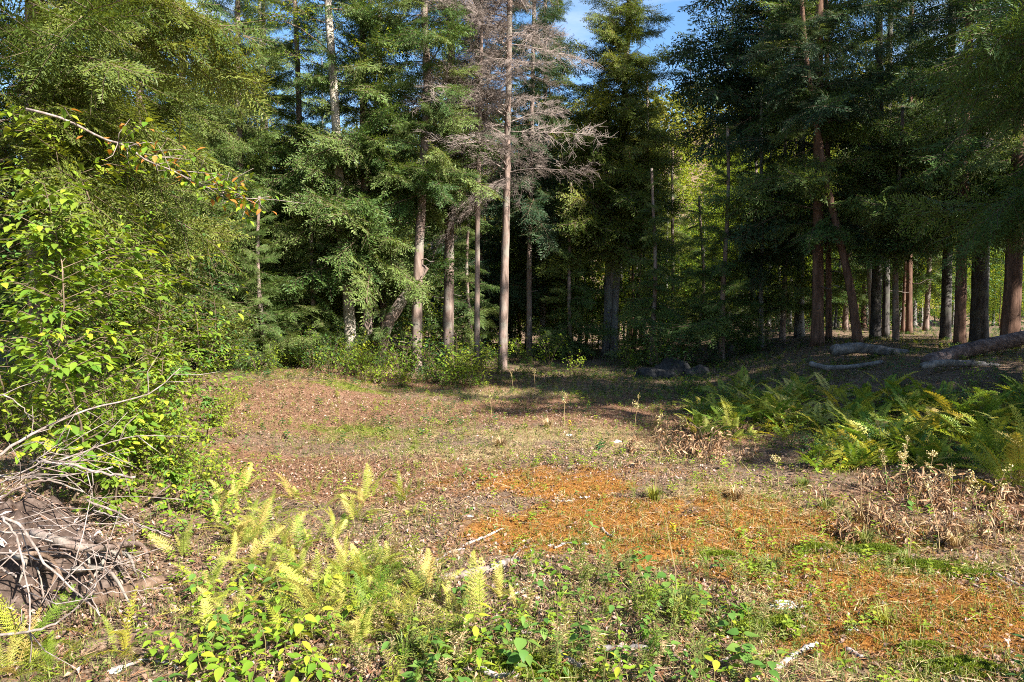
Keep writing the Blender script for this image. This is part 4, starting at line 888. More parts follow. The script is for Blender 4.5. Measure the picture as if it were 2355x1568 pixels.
ST = [
    ('white barkless stick, upper half of the broken one', [(1072, 1262), (1115, 1240), (1157, 1221)], .012, .009, 'bleach'),
    ('white barkless stick, lower half of the broken one', [(1003, 1291), (1035, 1277), (1066, 1265)], .008, .011, 'bleach'),
    ('thick bleached log lying behind the slender fern', [(1010, 1345), (1085, 1326), (1155, 1306), (1190, 1298)], .032, .024, 'deadwood'),
    ('forked grey branch rising off the bleached log', [(1158, 1316), (1185, 1281), (1210, 1262), (1240, 1254)], .009, .004, 'deadwood'),
    ('thin curved twig above the forked branch', [(1208, 1258), (1225, 1243), (1255, 1236)], .004, .002, 'bleach'),
    ('pale stick in the leaf litter below the bleached log', [(1160, 1382), (1195, 1366), (1228, 1351)], .013, .009, 'bleach'),
    ('short white stick on the orange moss right of the forked branch', [(1273, 1268), (1295, 1259), (1314, 1253)], .012, .01, 'bleach'),
    ('white stick far out on the brown moss', [(1278, 1160), (1298, 1157), (1316, 1154)], .011, .009, 'bleach'),
    ('second white stick end to end with the far one', [(1333, 1152), (1356, 1150)], .008, .006, 'bleach'),
    ('brown barked stick near the bottom edge', [(1358, 1502), (1430, 1504), (1507, 1498)], .021, .018, 'bark_grey'),
    ('dark stick continuing right of the brown barked one', [(1510, 1512), (1540, 1522), (1590, 1542)], .014, .012, 'bark'),
    ('dark rotten stick slanting at the bottom centre', [(1275, 1512), (1300, 1528), (1338, 1546)], .022, .016, 'bark'),
    ('pinkish white stick along the bottom edge', [(1100, 1556), (1145, 1562), (1190, 1566)], .018, .014, 'bleach'),
    ('grey stick left of the pinkish white one', [(1000, 1546), (1050, 1549), (1098, 1553)], .013, .012, 'deadwood'),
    ('small grey curved stick under the elliptical leaved sapling', [(1158, 1449), (1190, 1462), (1222, 1460)], .014, .011, 'deadwood'),
    ('dark thin stick in the dry litter behind the ferns', [(982, 1202), (1000, 1225), (1022, 1252)], .006, .004, 'bark'),
    ('white lichened branch piece at the lower right', [(1780, 1545), (1820, 1520), (1850, 1502), (1880, 1489)], .02, .014, 'bleach'),
    ('thin white stick left of the lichened branch piece', [(1648, 1530), (1668, 1520), (1687, 1510)], .010, .008, 'bleach'),
    ('pinkish stick on the moss right of the lichened piece', [(1948, 1510), (1972, 1520), (1998, 1531)], .016, .012, 'deadwood'),
    ('grey log end at the right edge', [(2290, 1332), (2330, 1348), (2400, 1376)], .018, .016, 'deadwood'),
    ('white stick beside the green moss cushion', [(2062, 1270), (2085, 1276), (2106, 1283)], .012, .01, 'bleach'),
    ('small white stick in the dry grass', [(1873, 1166), (1892, 1168), (1914, 1170)], .011, .009, 'bleach'),
    ('curved pale stick at the bottom left', [(258, 1548), (300, 1532), (345, 1527), (412, 1540)], .010, .007, 'bleach'),
    ('white upright twig among the broad leaves', [(492, 1409), (495, 1449), (520, 1494), (548, 1575)], .005, .007, 'bleach'),
    ('thin pale twig above the broad leaved saplings', [(530, 1380), (560, 1367), (597, 1361)], .006, .003, 'bleach'),
    ('short white stick near the yellow flowers', [(1382, 1227), (1395, 1231), (1410, 1236)], .010, .007, 'bleach'),
    ('thin dark stick among the dry litter at the right', [(2230, 1350), (2290, 1372), (2350, 1400)], .008, .005, 'bark')]
for i, (lab, pts, r0, r1, mt) in enumerate(ST):
    log('stick', lab, [gl(u, v, r0 * .8) for u, v in pts], r0, r1, mt, n=14, sides=8, rough=.1, cat='stick', group='sticks on the clearing floor', seed=90 + i, twigs=1 if r0 > .015 else 0, tw=.1, twr=.004)
for i, (u, v, s, lab) in enumerate([(1268, 1262, .03, 'white bark chip by the short white stick'), (1345, 1255, .03, 'white chip on the orange moss'), (1080, 1190, .04, 'white chip behind the dead litter'), (265, 1556, .035, 'white stone at the bottom left'), (400, 1412, .045, 'pale chip of bark on the leaf litter'), (1960, 1452, .035, 'round whitish leaf cup on the moss'), (2240, 1338, .03, 'white chip by the right moss cushion'), (1420, 1022, .06, 'pale stone in the dry grass'), (1310, 1005, .05, 'small pale stone behind the dry grass')]):
    rock(lab, at(u, v), (s, s * .7, s * .4), 70 + i, 'stone', 'pale_chip', 'chip', 'pale chips on the floor')

# ------------------------------------------------------------------ foreground seedlings: every leaf its own part
def seedling(label, base, H, n, leaf, mat='leafbig', lean=(0, 0), opp=True, seed=0, group='broad leaved seedlings in the foreground', kind=None, pitch=(-.55, .2)):
    rr = np.random.RandomState(seed); root = empty('seedling', base, label, 'seedling', group); t = np.linspace(0, 1, 7)
    st = np.stack([lean[0] * H * t ** 1.4 + .03 * H * np.sin(t * 6 + seed), lean[1] * H * t ** 1.4, H * t], 1); st -= st[0]
    g = Geo(); tube(g, st, np.linspace(.004, .0015, 7), 5, 0, cap=False); obj('stem', g.mesh('stem', [M['stem']]), root)
    for i in range(n):
        s = .25 + .75 * (i + 1) / n; p = np.array([np.interp(s, t, st[:, q]) for q in range(3)])
        az = (i // 2) * 1.57 + (i % 2) * 3.14 + rr.uniform(-.5, .5) if opp else i * 2.4 + rr.uniform(-.3, .3)
        ml = LEAFM[mat]; me = ml[rr.randint(len(ml))] if kind is None else ml[kind % len(ml)]
        p = p + np.array([math.cos(az), math.sin(az), .2]) * leaf * .22
        objm('leaf', me, root, rotmats(np.array([az]), np.array([rr.uniform(*pitch)]), np.array([rr.uniform(-.35, .35)]), np.array([leaf * rr.uniform(.7, 1.15)]), p[None])[0])
SD = [
    (560, 1470, .30, 11, .085, 'leafbig', 'broad leaved seedling in the middle of the bottom left group'),
    (610, 1540, .30, 12, .09, 'leafbig', 'bright seedling with overlapping leaves at the bottom left'),
    (680, 1520, .30, 12, .085, 'leafbig', 'bright seedling under the largest fern'),
    (640, 1450, .28, 10, .085, 'leafbig', 'broad leaved seedling behind the bright overlapping one'),
    (470, 1580, .26, 11, .085, 'leafbig', 'bright seedling at the lower left near the white upright twig'),
    (500, 1480, .2, 8, .075, 'leafgreen', 'green seedling beside the white upright twig'),
    (720, 1580, .24, 10, .075, 'leafbig', 'bright seedling cut by the bottom edge under the ferns'),
    (575, 1600, .22, 10, .08, 'leafbig', 'low seedling cut by the bottom edge'),
    (450, 1400, .22, 7, .1, 'leafgreen', 'seedling with large drooping green leaves above the sunken log'),
    (580, 1360, .22, 8, .085, 'leafgreen', 'green leaved seedling between the ferns and the sunken log'),
    (1100, 1500, .26, 9, .1, 'leafbig', 'elliptical leaved seedling in front of the slender fern'),
    (1105, 1565, .24, 11, .085, 'leafbig', 'elliptical leaved seedling at the bottom centre'),
    (1285, 1460, .40, 14, .07, 'leafbig', 'tall thin seedling with yellowing leaves in the leaf litter'),
    (1330, 1420, .2, 7, .06, 'leafgreen', 'small green seedling right of the tall thin one'),
    (1350, 1545, .26, 7, .08, 'leafgreen', 'green seedling above the brown barked stick'),
    (1355, 1235, .22, 9, .07, 'leafgreen', 'green seedling standing alone on the orange moss'),
    (1490, 1370, .28, 12, .07, 'heart', 'round leaved seedling beside the green tussock'),
    (1540, 1400, .24, 10, .065, 'heart', 'round leaved seedling in front of the green tussock'),
    (1460, 1330, .2, 8, .06, 'heart', 'small round leaved seedling on the mossy rise'),
    (1605, 1440, .18, 6, .07, 'heart', 'round leaved seedling at the foot of the tussock'),
    (1200, 1560, .24, 8, .1, 'heart', 'large grey-green leaved seedling on the bottom moss'),
    (1225, 1600, .2, 4, .085, 'leafgreen', 'seedling with pale serrated leaf at the bottom edge'),
    (1720, 1560, .22, 10, .085, 'heart', 'green leaved seedling at the bottom right of centre'),
    (1760, 1590, .2, 9, .08, 'leafgreen', 'low seedling at the bottom edge by the lichened branch'),
    (1690, 1480, .18, 4, .08, 'heart', 'seedling with few leaves by the moss cushion'),
    (1170, 1480, .18, 6, .075, 'leafgreen', 'seedling with toothed leaf over the small curved stick'),
    (640, 1390, .2, 6, .09, 'leafgreen', 'green seedling in front of the low yellow fern'),
    (1420, 1480, .3, 9, .055, 'leafgreen', 'thin stemmed seedling right of the leaf litter'),
    (1240, 1330, .24, 9, .05, 'leafbig', 'yellow leaved seedling beside the forked branch'),
    (1380, 1330, .3, 10, .045, 'leafgreen', 'wispy green seedling at the edge of the orange moss'),
    (1300, 1335, .28, 10, .05, 'leafbig', 'yellow-green seedling behind the tall thin one'),
    (1130, 1115, .2, 8, .07, 'leafgreen', 'low green plant on the brown moss behind the sticks'),
    (1070, 1110, .16, 8, .07, 'leafgreen', 'low green plant left of the one behind the sticks'),
    (1085, 1200, .14, 5, .07, 'leafgreen', 'single green sprout behind the white broken stick'),
    (880, 1225, .18, 6, .05, 'leafgreen', 'thin green sprout behind the main ferns'),
    (2080, 1200, .22, 9, .06, 'leafgreen', 'green sprout under the goldenrod'),
    (1880, 1100, .22, 10, .06, 'leafbig', 'yellow-green leafy plant among the withered stems'),
    (1930, 1095, .22, 10, .065, 'leafbig', 'bright leafy plant left of the goldenrod'),
    (1640, 1080, .2, 9, .05, 'leafgreen', 'green plant under the withered stem'),
    (350, 1545, .2, 9, .07, 'leafbig', 'bright seedling by the curved pale stick')]
for i, (u, v, H, n, lf, mt, lab) in enumerate(SD):
    p = at(u, min(v, 1600)); seedling(lab, p, H, n, lf, mt, (R.uniform(-.2, .2), R.uniform(-.15, .1)), seed=500 + i, kind=2 if 'elliptical' in lab else None)
for i in range(75):
    u = R.uniform(380, 1040); v = R.uniform(1330, 1640)
    if u > 780 and R.random() < .5: u = R.uniform(420, 780)
    p = at(u, min(v, 1600)); seedling('low leafy seedling, ' + front_place(u, v), p, R.uniform(.08, .26), R.randint(5, 11), R.uniform(.035, .09), R.choice(['leafbig', 'leafgreen', 'leafbig', 'leafbig']), (R.uniform(-.3, .3), R.uniform(-.3, .2)), seed=1500 + i, group='low seedlings at the bottom left')
for i in range(70):
    u = R.uniform(300, 600); v = R.uniform(1050, 1250); p = at(u, v)
    seedling('low bright seedling ' + pick(v, (1110, 1180), ('before the small bushes, ', 'midway to the ferns, ', 'close behind the ferns, ')) + pick(u, (380, 450, 520), ('by the dark sloping stick', 'right of the dead branch tips', 'near the upright fern', 'at the rusty floor')), p, R.uniform(.15, .4), R.randint(8, 14), R.uniform(.05, .075), R.choice(['leafbig', 'leafbig', 'leafgreen']), (R.uniform(-.3, .3), R.uniform(-.3, .2)), seed=1700 + i, group='low seedlings left of the rusty floor')
for i in range(95):
    u = R.uniform(900, 1740); v = R.uniform(1300, 1620); p = at(u, v)
    seedling('small green sprout ' + pick(v, (1380, 1470, 1550), ('in the litter ', 'among the twigs ', 'on the mossy litter ', 'at the bottom edge ')) + pick(u, (1020, 1120, 1220, 1330, 1450, 1580), ('left of the bleached log', 'below the bleached log', 'before the slender fern', 'by the tall thin seedling', 'above the brown barked stick', 'before the round leaved seedlings', 'near the largest green tussock')), p, R.uniform(.06, .2), R.randint(4, 9), R.uniform(.035, .075), R.choice(['leafbig', 'leafgreen', 'leafgreen']), (R.uniform(-.3, .3), R.uniform(-.3, .2)), seed=1800 + i, group='small sprouts at the bottom centre')
for i in range(72):
    u = R.uniform(480, 960); v = R.uniform(1150, 1500); p = at(u, v)
    fern(p, R.uniform(.2, .46), R.randint(3, 7), 'fern' if R.random() < .7 else 'ferng', 'small yellow fern ' + pick(v, (1270, 1370), ('at the back, ', 'midway, ', 'at the front, ')) + pick(u, (600, 690, 780, 860), ('left of the tall fern', 'beside the tall fern', 'left of the largest fern', 'right of the largest fern', 'at the group\'s right end')), 'small ferns of the foreground group', seed=1300 + i, up=68)
def dark_shoot():
    p = at(2332, 1566); rr = np.random.RandomState(2); base = p + Vector((-.03, -.05, 0)); root = empty('leafy_shoot', base, 'dark leafy shoot at the lower right corner', 'seedling')
    t = np.linspace(0, 1, 9); st = np.stack([.10 * t + .01 * np.sin(t * 7), 0 * t, .34 * t], 1); g = Geo(); tube(g, st, np.linspace(.004, .0015, 9), 5, 0, cap=False); obj('stem', g.mesh('stem', [M['stem']]), root)
    for i in range(18):
        s = .08 + .9 * i / 18; q = np.array([np.interp(s, t, st[:, k_]) for k_ in range(3)]); az = rr.choice([0, math.pi]) + rr.uniform(-.8, .8)
        objm('leaf', LEAFM['leafdark'][2], root, rotmats(np.array([az]), np.array([rr.uniform(-.1, .5)]), np.array([rr.uniform(-.5, .5)]), np.array([rr.uniform(.06, .09)]), q[None])[0])
dark_shoot()

# goldenrod, dry stalks, withered plants
def wand(label, base, H, mat, head, leafm='leafgreen', nleaf=10, lean=(.1, 0), seed=0, group='tall flowering stalks', branches=5, hl=.35, name='goldenrod'):
    rr = np.random.RandomState(seed); root = empty(name, base, label, 'plant', group); t = np.linspace(0, 1, 8)
    st = np.stack([lean[0] * H * t ** 1.8, lean[1] * H * t ** 1.8, H * t], 1); g = Geo(); tube(g, st, np.linspace(.0045, .002, 8), 4, 0, cap=False)
    P = []
    for i in range(branches):
        s = rr.uniform(1 - hl, 1); p = np.array([np.interp(s, t, st[:, q]) for q in range(3)]); a = rr.uniform(0, 6.28); l = H * hl * .5 * rr.uniform(.4, 1)
        e = p + np.array([math.cos(a) * l * .7, math.sin(a) * l * .7, l * .7]); tube(g, [p, e], [.002, .001], 3, 0, cap=False); q = rr.rand(head // branches, 1); P.append(p + (e - p) * q + rr.normal(0, .012, (head // branches, 3)))
    obj('stem', g.mesh('stem', [M['straw'] if mat != 'yellow' else M['stem']]), root)
    P = np.concatenate(P); n = len(P); W, F = stamp(LEAF2, LEAF2F, rotmats(rr.uniform(0, 6.28, n), rr.uniform(-.5, 1, n), rr.uniform(-1, 1, n), rr.uniform(.012, .026, n), P)); obj('flower_head', mesh_np('flower_head', W, F, M[mat]), root)['kind'] = 'stuff'
    for i in range(nleaf):
        s = rr.uniform(.15, .8); p = np.array([np.interp(s, t, st[:, q]) for q in range(3)]); objm('leaf', LEAFM[leafm][2], root, rotmats(np.array([rr.uniform(0, 6.28)]), np.array([rr.uniform(-.5, .5)]), np.array([0.]), np.array([[.075, .035, .05]]) * rr.uniform(.6, 1.1), p[None])[0])
WD = [(2065, 1150, .62, 'seed', 220, 'tallest seed topped goldenrod on the right with a yellow tip'), (2095, 1160, .5, 'seed', 180, 'goldenrod with cream seed heads leaning right'), (2040, 1140, .45, 'seed', 160, 'goldenrod left of the tallest one'), (2130, 1165, .5, 'seed', 160, 'goldenrod right of the tallest one'),
      (2190, 1190, .5, 'seed', 150, 'seed topped stalk near the withered fern'), (2250, 1230, .48, 'seed', 140, 'seed topped stalk over the dead leaves at the right'), (1458, 1010, .62, 'seed', 120, 'pale seed topped stalk at the shade edge'), (1297, 985, .55, 'seed', 60, 'thin pale stalk in the middle distance'),
      (1310, 1003, .22, 'yellow', 60, 'yellowing sprout at the foot of the thin pale stalk'), (1500, 1045, .5, 'seed', 60, 'bent dry stalk above the withered plants'), (1547, 1245, .12, 'yellow', 70, 'small yellow flowered plant on the orange moss'), (2310, 1260, .4, 'seed', 100, 'dry stalk at the right edge'), (2160, 1280, .6, 'seed', 40, 'thin golden stalk rising from the moss cushion'), (2270, 1270, .62, 'seed', 40, 'long leaning golden stalk right of the moss cushion'),
      (1010, 1130, .3, 'seed', 30, 'thin dry stalk on the rusty needles'), (1130, 960, .4, 'seed', 50, 'dry stalk far back in the clearing'), (1180, 905, .5, 'seed', 50, 'dry stalk near the shrubs at the back'), (1230, 900, .5, 'seed', 40, 'tan stalk before the dead conifer'), (1560, 1030, .45, 'seed', 80, 'cream stalk among the withered plants'), (1790, 1130, .35, 'seed', 90, 'cream seeded plant left of the bright leafy plant')]
for i, (u, v, H, mt, hd, lab) in enumerate(WD): wand(lab, at(u, v), H, mt, hd, seed=700 + i, lean=(R.uniform(-.25, .25), R.uniform(-.1, .1)), nleaf=4 if hd < 70 else 9, leafm='leafgreen')
CURL = ovate(1, .26, .5, .5)
def withered(label, base, H, n, seed, group='withered plants at the shade edge'):
    rr = np.random.RandomState(seed); root = empty('withered_plant', base, label, 'plant', group); g = Geo(); P = []
    for i in range(6):
        a = rr.uniform(0, 6.28); e = np.array([math.cos(a) * H * .45, math.sin(a) * H * .45, H * rr.uniform(.5, 1)]); m_ = e * np.array([.4, .4, .8]); tube(g, [np.zeros(3), m_, e], [.004, .003, .0015], 3, 0, cap=False); q = rr.uniform(.2, 1.05, (n // 6, 1)); P.append(e * q + rr.normal(0, .04, (n // 6, 3)))
    obj('stem', g.mesh('stem', [M['twig']]), root); P = np.concatenate(P); P[:, 2] = np.maximum(P[:, 2], .02); m = len(P)
    W, F = stamp(CURL[0], CURL[1], rotmats(rr.uniform(0, 6.28, m), rr.uniform(-1.5, .4, m), rr.uniform(-1.4, 1.4, m), rr.uniform(.03, .10, m), P)); o = obj('curled_leaves', mesh_np('curled_leaves', W, F, M['dead']), root); o['kind'] = 'stuff'
for i, (u, v, H, lab) in enumerate([(1625, 1050, .5, 'tall withered brown plant standing highest at the shade edge'), (2150, 1180, .42, 'withered brown fern right of the goldenrod'), (2190, 1150, .42, 'curled brown plant arching right near the goldenrod')]): withered(lab, at(u, v), H, 90, 800 + i)
for i in range(75):
    u = R.uniform(1440, 1760) if i < 28 else R.uniform(1900, 2400); v = R.uniform(985, 1085) if i < 28 else R.uniform(1110, 1260)
    withered('low withered brown plant ' + (pick(u, (1540, 1640), ('left of the tall withered plant', 'around the tall withered plant', 'right of the tall withered plant')) if i < 28 else pick(v, (1170,), ('close to the ferns, ', 'toward the grass, ')) + pick(u, (2010, 2110, 2230), ('left of the goldenrod', 'under the goldenrod', 'right of the goldenrod', 'at the right edge'))), at(u, v), R.uniform(.10, .26), R.randint(36, 70), 820 + i)

def weed_geo(seed, H):
    rr = np.random.RandomState(seed); g = Geo(); st = []
    for b in range(4):
        a = rr.uniform(0, 6.28); e = np.array([math.cos(a) * H * .22, math.sin(a) * H * .22, H * rr.uniform(.6, 1)]); q = [np.zeros(3), e * np.array([.35, .35, .55]), e]; tube(g, q, [.003, .0022, .001], 3, 1, cap=False); q = resample(q, 24); st.append(q[4:])
    P = np.concatenate(st); n = len(P) * 2; P = np.repeat(P, 2, 0); V, F = diamond(1, .16, .1)
    W, Fn = stamp(V, F, rotmats(rr.uniform(0, 6.28, n), rr.uniform(-.2, .7, n), rr.uniform(-.5, .5, n), rr.uniform(.02, .06, n), P)); g.add(W, Fn, 0); return g
G_WEED = [weed_geo(i, .34) for i in range(4)]
WEED = {kk: [g.mesh('weed', [M[kk], M['stem']]) for g in G_WEED] for kk in ('broad', 'grass', 'tuss', 'straw')}
for i in range(170):
    z_ = R.random()
    if z_ < .4: u, v = R.uniform(820, 1060), R.uniform(1290, 1600)
    elif z_ < .7: u, v = R.uniform(1200, 1760), R.uniform(1270, 1590)
    elif z_ < .85: u, v = R.uniform(1250, 2250), R.uniform(1040, 1260)
    else: u, v = R.uniform(820, 1260), R.uniform(890, 1150)
    kk = R.choice(['broad', 'grass', 'grass', 'tuss', 'straw']); p = at(u, v)
    o = obj('weed', R.choice(WEED[kk]), None, p, (R.uniform(-.2, .2), R.uniform(-.2, .2), R.uniform(0, 6.28)), R.uniform(.35, 1.0) * (1 if v > 1270 else .8))
    tag(o, 'wispy ' + {'broad': 'green', 'grass': 'grey-green', 'tuss': 'yellow-green', 'straw': 'dry straw'}[kk] + ' weed ' + pick(v, (1040, 1280, 1400, 1500), ('far back in the clearing, ', 'midway in the clearing, ', 'just behind the litter, ', 'in the near litter, ', 'at the bottom edge, ')) + pick(u, (940, 1080, 1250, 1420, 1600, 1850), ('right of the largest fern', 'by the bleached log', 'left of the tall thin seedling', 'near the tall thin seedling', 'by the round leaved seedlings', 'near the pale stone', 'below the goldenrod')), 'weed', 'wispy weeds')
# grass tussocks and moss cushions
def blade_set(rr, n, L, spread, base=None, w=.004):
    g = Geo(); V = []; F = []
    a = rr.uniform(0, 6.28, n); r = rr.uniform(0, spread * .25, n); l = L * rr.uniform(.5, 1.1, n); o = rr.uniform(.2, 1.1, n)
    P0 = np.stack([np.cos(a) * r, np.sin(a) * r, 0 * a], 1); D = np.stack([np.cos(a), np.sin(a), 0 * a], 1)
    Z = np.array([0, 0, 1.])
    P1 = P0 + D * (l * o * .3)[:, None] + Z * (l * .6)[:, None]; P2_ = P0 + D * (l * o * .85)[:, None] + Z * (l * (.95 - .5 * o))[:, None]
    S = np.stack([-np.sin(a), np.cos(a), 0 * a], 1) * w
    V = np.stack([P0 - S, P0 + S, P1 - S * .8, P1 + S * .8, P2_], 1).reshape(-1, 3); f = np.array([(0, 1, 3), (0, 3, 2), (2, 3, 4)]); F = (f[None] + (np.arange(n) * 5)[:, None, None]).reshape(-1, 3); return V, F
def tussock(label, p, L, n, seed, mat='tuss', stems=0):
    rr = np.random.RandomState(seed); V, F = blade_set(rr, n, L, .25); root = empty('grass_tussock', p - Vector((0, 0, .01)), label, 'grass tussock', 'grass tussocks'); obj('blades', mesh_np('blades', V, F, M[mat]), root)['kind'] = 'stuff'
    for i in range(stems):
        g = Geo(); a = rr.uniform(-.12, .12); b = rr.uniform(-.1, .1); H = L * rr.uniform(2, 3.2); tube(g, [(0, 0, 0), (a * H * .4, b * H * .3, H * .5), (a * H * 1.3, b * H, H)], [.0025, .002, .001], 4, 0, cap=False); obj('flower_stem', g.mesh('flower_stem', [M['straw']]), root)
for i, (u, v, L, n, mt, st, lab) in enumerate([(1505, 1150, .22, 130, 'tuss', 6, 'yellow-green grass tussock with tall seed stems on the moss'), (1770, 1310, .16, 140, 'grass', 0, 'rounded grey-green tussock on the orange moss'), (1560, 1420, .24, 200, 'grass', 2, 'largest green tussock among the round leaved seedlings'), (1990, 1250, .18, 120, 'grass', 1, 'pale tussock behind the moss ridge'), (2090, 1300, .14, 80, 'grass', 3, 'tussock on the moss ridge'),
       (1900, 1170, .16, 110, 'grass', 0, 'grey-green tussock by the small white stick'), (1850, 1120, .14, 90, 'grass', 0, 'dry tussock under the bright leafy plants'), (930, 1520, .2, 120, 'grass', 0, 'thin green grass tuft right of the seedlings'), (960, 1450, .2, 90, 'grass', 0, 'thin grass tuft behind the bottom ferns'), (2040, 1440, .14, 70, 'tuss', 0, 'straw coloured tuft on the lower moss'), (1150, 1030, .2, 160, 'straw', 0, 'flattened dry tuft in the middle of the clearing'), (1260, 985, .22, 140, 'straw', 0, 'dry grass tuft behind the flattened one'), (1690, 1150, .2, 150, 'straw', 1, 'dry straw tuft right of the yellow-green tussock'), (1980, 1210, .2, 150, 'straw', 1, 'dry straw tuft near the pale tussock'), (2200, 1260, .2, 140, 'straw', 1, 'dry straw tuft under the golden stalks')]):
    tussock(lab, at(u, v), L, n, 900 + i, mt, st)
SPRIG_V = np.array([(0, 0, 0), (.35, .14, .7), (.45, -.1, .8), (-.4, .12, .7), (-.35, -.2, .75), (.05, .45, .75), (-.12, .38, .8), (.05, 0, 1.1), (-.1, .1, 1.0)]); SPRIG_F = np.array([(0, 1, 2), (0, 3, 4), (0, 5, 6), (0, 7, 8)])
def moss(label, p, rx, ry, hh, seed, n, mat='mossg'):
    rr = np.random.RandomState(seed); a = rr.uniform(0, 6.28, n); r = np.sqrt(rr.rand(n)); X = np.cos(a) * r * rx; Y = np.sin(a) * r * ry; Z = hh * (1 - r ** 2) * (.75 + .5 * fbm(X * 12 + seed, Y * 12, 2)) - .005
    Z = Z + height(p.x + X, p.y + Y) - p.z
    W, F = stamp(SPRIG_V, SPRIG_F, rotmats(rr.uniform(0, 6.28, n), rr.uniform(-.3, .3, n), rr.uniform(-.3, .3, n), rr.uniform(.014, .026, n), np.stack([X, Y, Z], 1)))
    o = obj('moss_cushion', mesh_np('moss_cushion', W, F, M[mat]), None, p); tag(o, label, 'moss', 'moss cushions')
for i, (u, v, rx, ry, hh, n, lab) in enumerate([(2130, 1315, .26, .10, .05, 2200, 'bright green moss cushion under the golden stalks'), (2240, 1325, .22, .08, .03, 1400, 'green moss patch right of the bright cushion'), (2020, 1280, .3, .1, .05, 2200, 'dark green mossy ridge below the pale tussock'), (1760, 1450, .22, .13, .05, 2400, 'round green moss cushion in front of the pale stone'), (1690, 1460, .16, .1, .04, 1400, 'moss patch left of the round cushion'), (1200, 1545, .28, .13, .03, 2800, 'wide green moss bed at the bottom centre'), (2200, 1548, .26, .1, .04, 1900, 'yellow-green moss at the lower right'), (2120, 1500, .14, .07, .03, 900, 'small moss patch above the lower right one'), (1880, 1262, .24, .07, .03, 1300, 'moss strip in the dark furrow'), (1650, 1285, .2, .07, .03, 1100, 'moss patch right of the round leaved seedlings')]): moss(lab, at(u, v), rx, ry, hh, 40 + i, n)

# ------------------------------------------------------------------ floor cover: litter, needles, grass, moss sprigs, herbs
def scatter_pts(n, dmin, dmax, power, rr, half=.86):
    q = rr.rand(n); e = 2 - power
    d = (dmin ** e + q * (dmax ** e - dmin ** e)) ** (1 / e) if abs(e) > 1e-6 else dmin * (dmax / dmin) ** q
    y = d; x = rr.uniform(-half, half, n) * d; return x, y
def keep(x, y, w, rr):
    k_ = rr.rand(len(x)) < np.clip(w, 0, 1); return x[k_], y[k_]
def floor_cover(name, label, V, F, mat, n, weight, size, pitch, seed, dmax=22, power=1.25, lift=.004, dmin=2.6, aspect=None, roll=.4):
    rr = np.random.RandomState(seed); x, y = scatter_pts(n, dmin, dmax, power, rr); w = weight(x, y); x, y = keep(x, y, w, rr); m = len(x)
    z = height(x, y) + .0 + lift * rr.rand(m)
    s = rr.uniform(size[0], size[1], m)
    W, Fn = stamp(V, F, rotmats(rr.uniform(0, 6.28, m), rr.uniform(pitch[0], pitch[1], m), rr.uniform(-roll, roll, m), s, np.stack([x, y, z + .006], 1)))
    o = obj(name, mesh_np(name, W, Fn, M[mat]), None); tag(o, label, None, None, 'stuff'); return m
fO = lambda x, y: field(B_OR, x, y); fG = lambda x, y: field(B_GR, x, y); fT = lambda x, y: field(B_TAN, x, y); fR = lambda x, y: field(B_RED, x, y); fF = lambda x, y: field(B_FORB, x, y)
patch = lambda x, y, s, o: smooth(.38, .62, fbm(x * s + o, y * s + o * 2, 3))
LV, LF = ovate(1, .6, .4, .3, n=1)
LV = LV + np.array([-.5, 0, .1]); 
floor_cover('leaf_litter', 'dry brown and pinkish leaves strewn over the floor', LV, LF, 'litter', 150000, lambda x, y: (.15 + .75 * patch(x, y, 1.1, 3)) * (1 - .75 * fO(x, y)) * (1 - .7 * fG(x, y)) * (1 - .5 * fT(x, y)), (.014, .05), (-.8, .8), 1, lift=.03, roll=.8)
NV = np.array([(-.5, -.022, 0), (.5, 0, .03), (-.5, .022, 0)]); NF = np.array([(0, 1, 2)])
floor_cover('fallen_needles', 'rust coloured needles and bits covering the floor', NV * np.array([1, 2.2, 1]), NF, 'rust', 230000, lambda x, y: .25 + .75 * fR(x, y), (.03, .11), (-.3, .45), 2, lift=.04, power=1.1)
floor_cover('dry_straw', 'dry straw stalks lying across the floor', NV, NF, 'straw', 200000, lambda x, y: (.1 + .9 * fT(x, y) + .35 * patch(x, y, .9, 8)) * (1 - .55 * fO(x, y)), (.05, .2), (-.15, .5), 3, lift=.03)
BV, BF = blade_set(np.random.RandomState(4), 5, 1., .6, w=.02)
floor_cover('grass', 'short grass growing in patches over the clearing', BV, BF, 'grass', 62000, lambda x, y: .10 + .5 * fT(x, y) + .5 * patch(x, y, .7, 12) * (1 - .5 * fO(x, y)) * (1 - .5 * fR(x, y)) + .4 * fG(x, y) + .3 * fF(x, y), (.03, .10), (-.1, .1), 5, roll=.1, power=1.1)
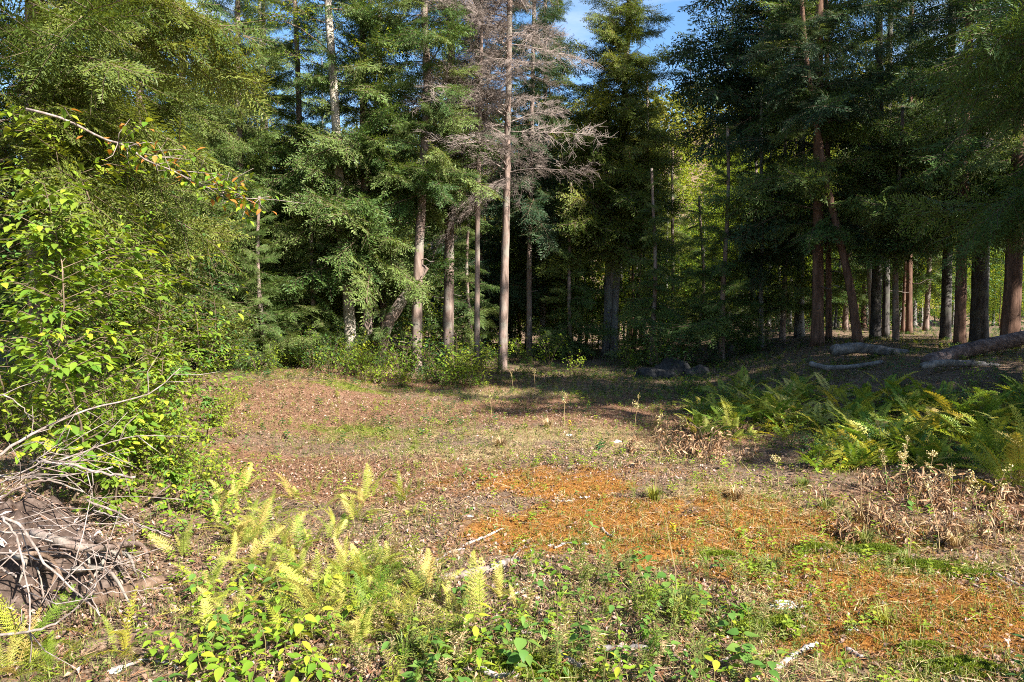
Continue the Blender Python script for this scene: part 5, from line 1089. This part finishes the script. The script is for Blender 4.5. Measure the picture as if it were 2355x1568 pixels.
floor_cover('orange_moss', 'orange-brown moss sprigs carpeting the clearing', SPRIG_V, SPRIG_F, 'mosso', 90000, lambda x, y: fO(x, y) * 1.3, (.012, .03), (-.3, .3), 6, dmax=12)
floor_cover('green_moss', 'green moss sprigs in the hollows of the clearing', SPRIG_V, SPRIG_F, 'mossg', 70000, lambda x, y: fG(x, y) * 1.2 + .06 + .6 * fO(x, y) * patch(x, y, 3, 40), (.012, .03), (-.3, .3), 7, dmax=14)
hg = Geo(); rr_ = np.random.RandomState(8)
for i in range(7):
    W, F = stamp(LEAF2, LEAF2F, rotmats(np.array([i * 2.4]), np.array([.1]), np.array([0.]), np.array([.42]), np.array([[0, 0, .25 + .1 * i]]))); hg.add(W, F)
HV, HF, _ = hg.arrays()
floor_cover('herbs', 'small green herbs sprinkled over the clearing', HV, HF, 'broad', 16000, lambda x, y: .12 + .9 * fF(x, y) + .15 * patch(x, y, 1.3, 20), (.05, .13), (-.2, .2), 9, power=.9, dmax=26)
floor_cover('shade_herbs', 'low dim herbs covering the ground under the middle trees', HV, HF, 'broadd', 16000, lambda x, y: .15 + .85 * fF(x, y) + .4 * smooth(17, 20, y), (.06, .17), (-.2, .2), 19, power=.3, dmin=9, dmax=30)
floor_cover('silvery_herbs', 'grey-green low herbs and clover in the clearing', HV, HF, 'grass', 30000, lambda x, y: .12 + .6 * fF(x, y) + .3 * fG(x, y), (.03, .08), (-.2, .2), 10, power=1.0, dmax=22)
# a few leaves that catch the eye
for i, (u, v, mt, lab) in enumerate([(2275, 1394, 'autumn', 'orange fallen leaf on the orange moss'), (1255, 1120, 'autumn', 'yellow-orange fallen leaf behind the sticks'), (2000, 1475, 'autumn', 'red fallen leaf near the lower moss'), (1040, 1545, 'autumn', 'red fallen leaf at the bottom edge'), (1410, 1178, 'autumn', 'red leaf on the brown moss')]):
    p = at(u, v); o = obj('fallen_leaf', LF_AUT[i % 2], None, (p.x, p.y, p.z + .02), (R.uniform(-.3, .3), R.uniform(-.3, .3), R.uniform(0, 6)), .06); tag(o, lab, 'leaf', 'bright fallen leaves')
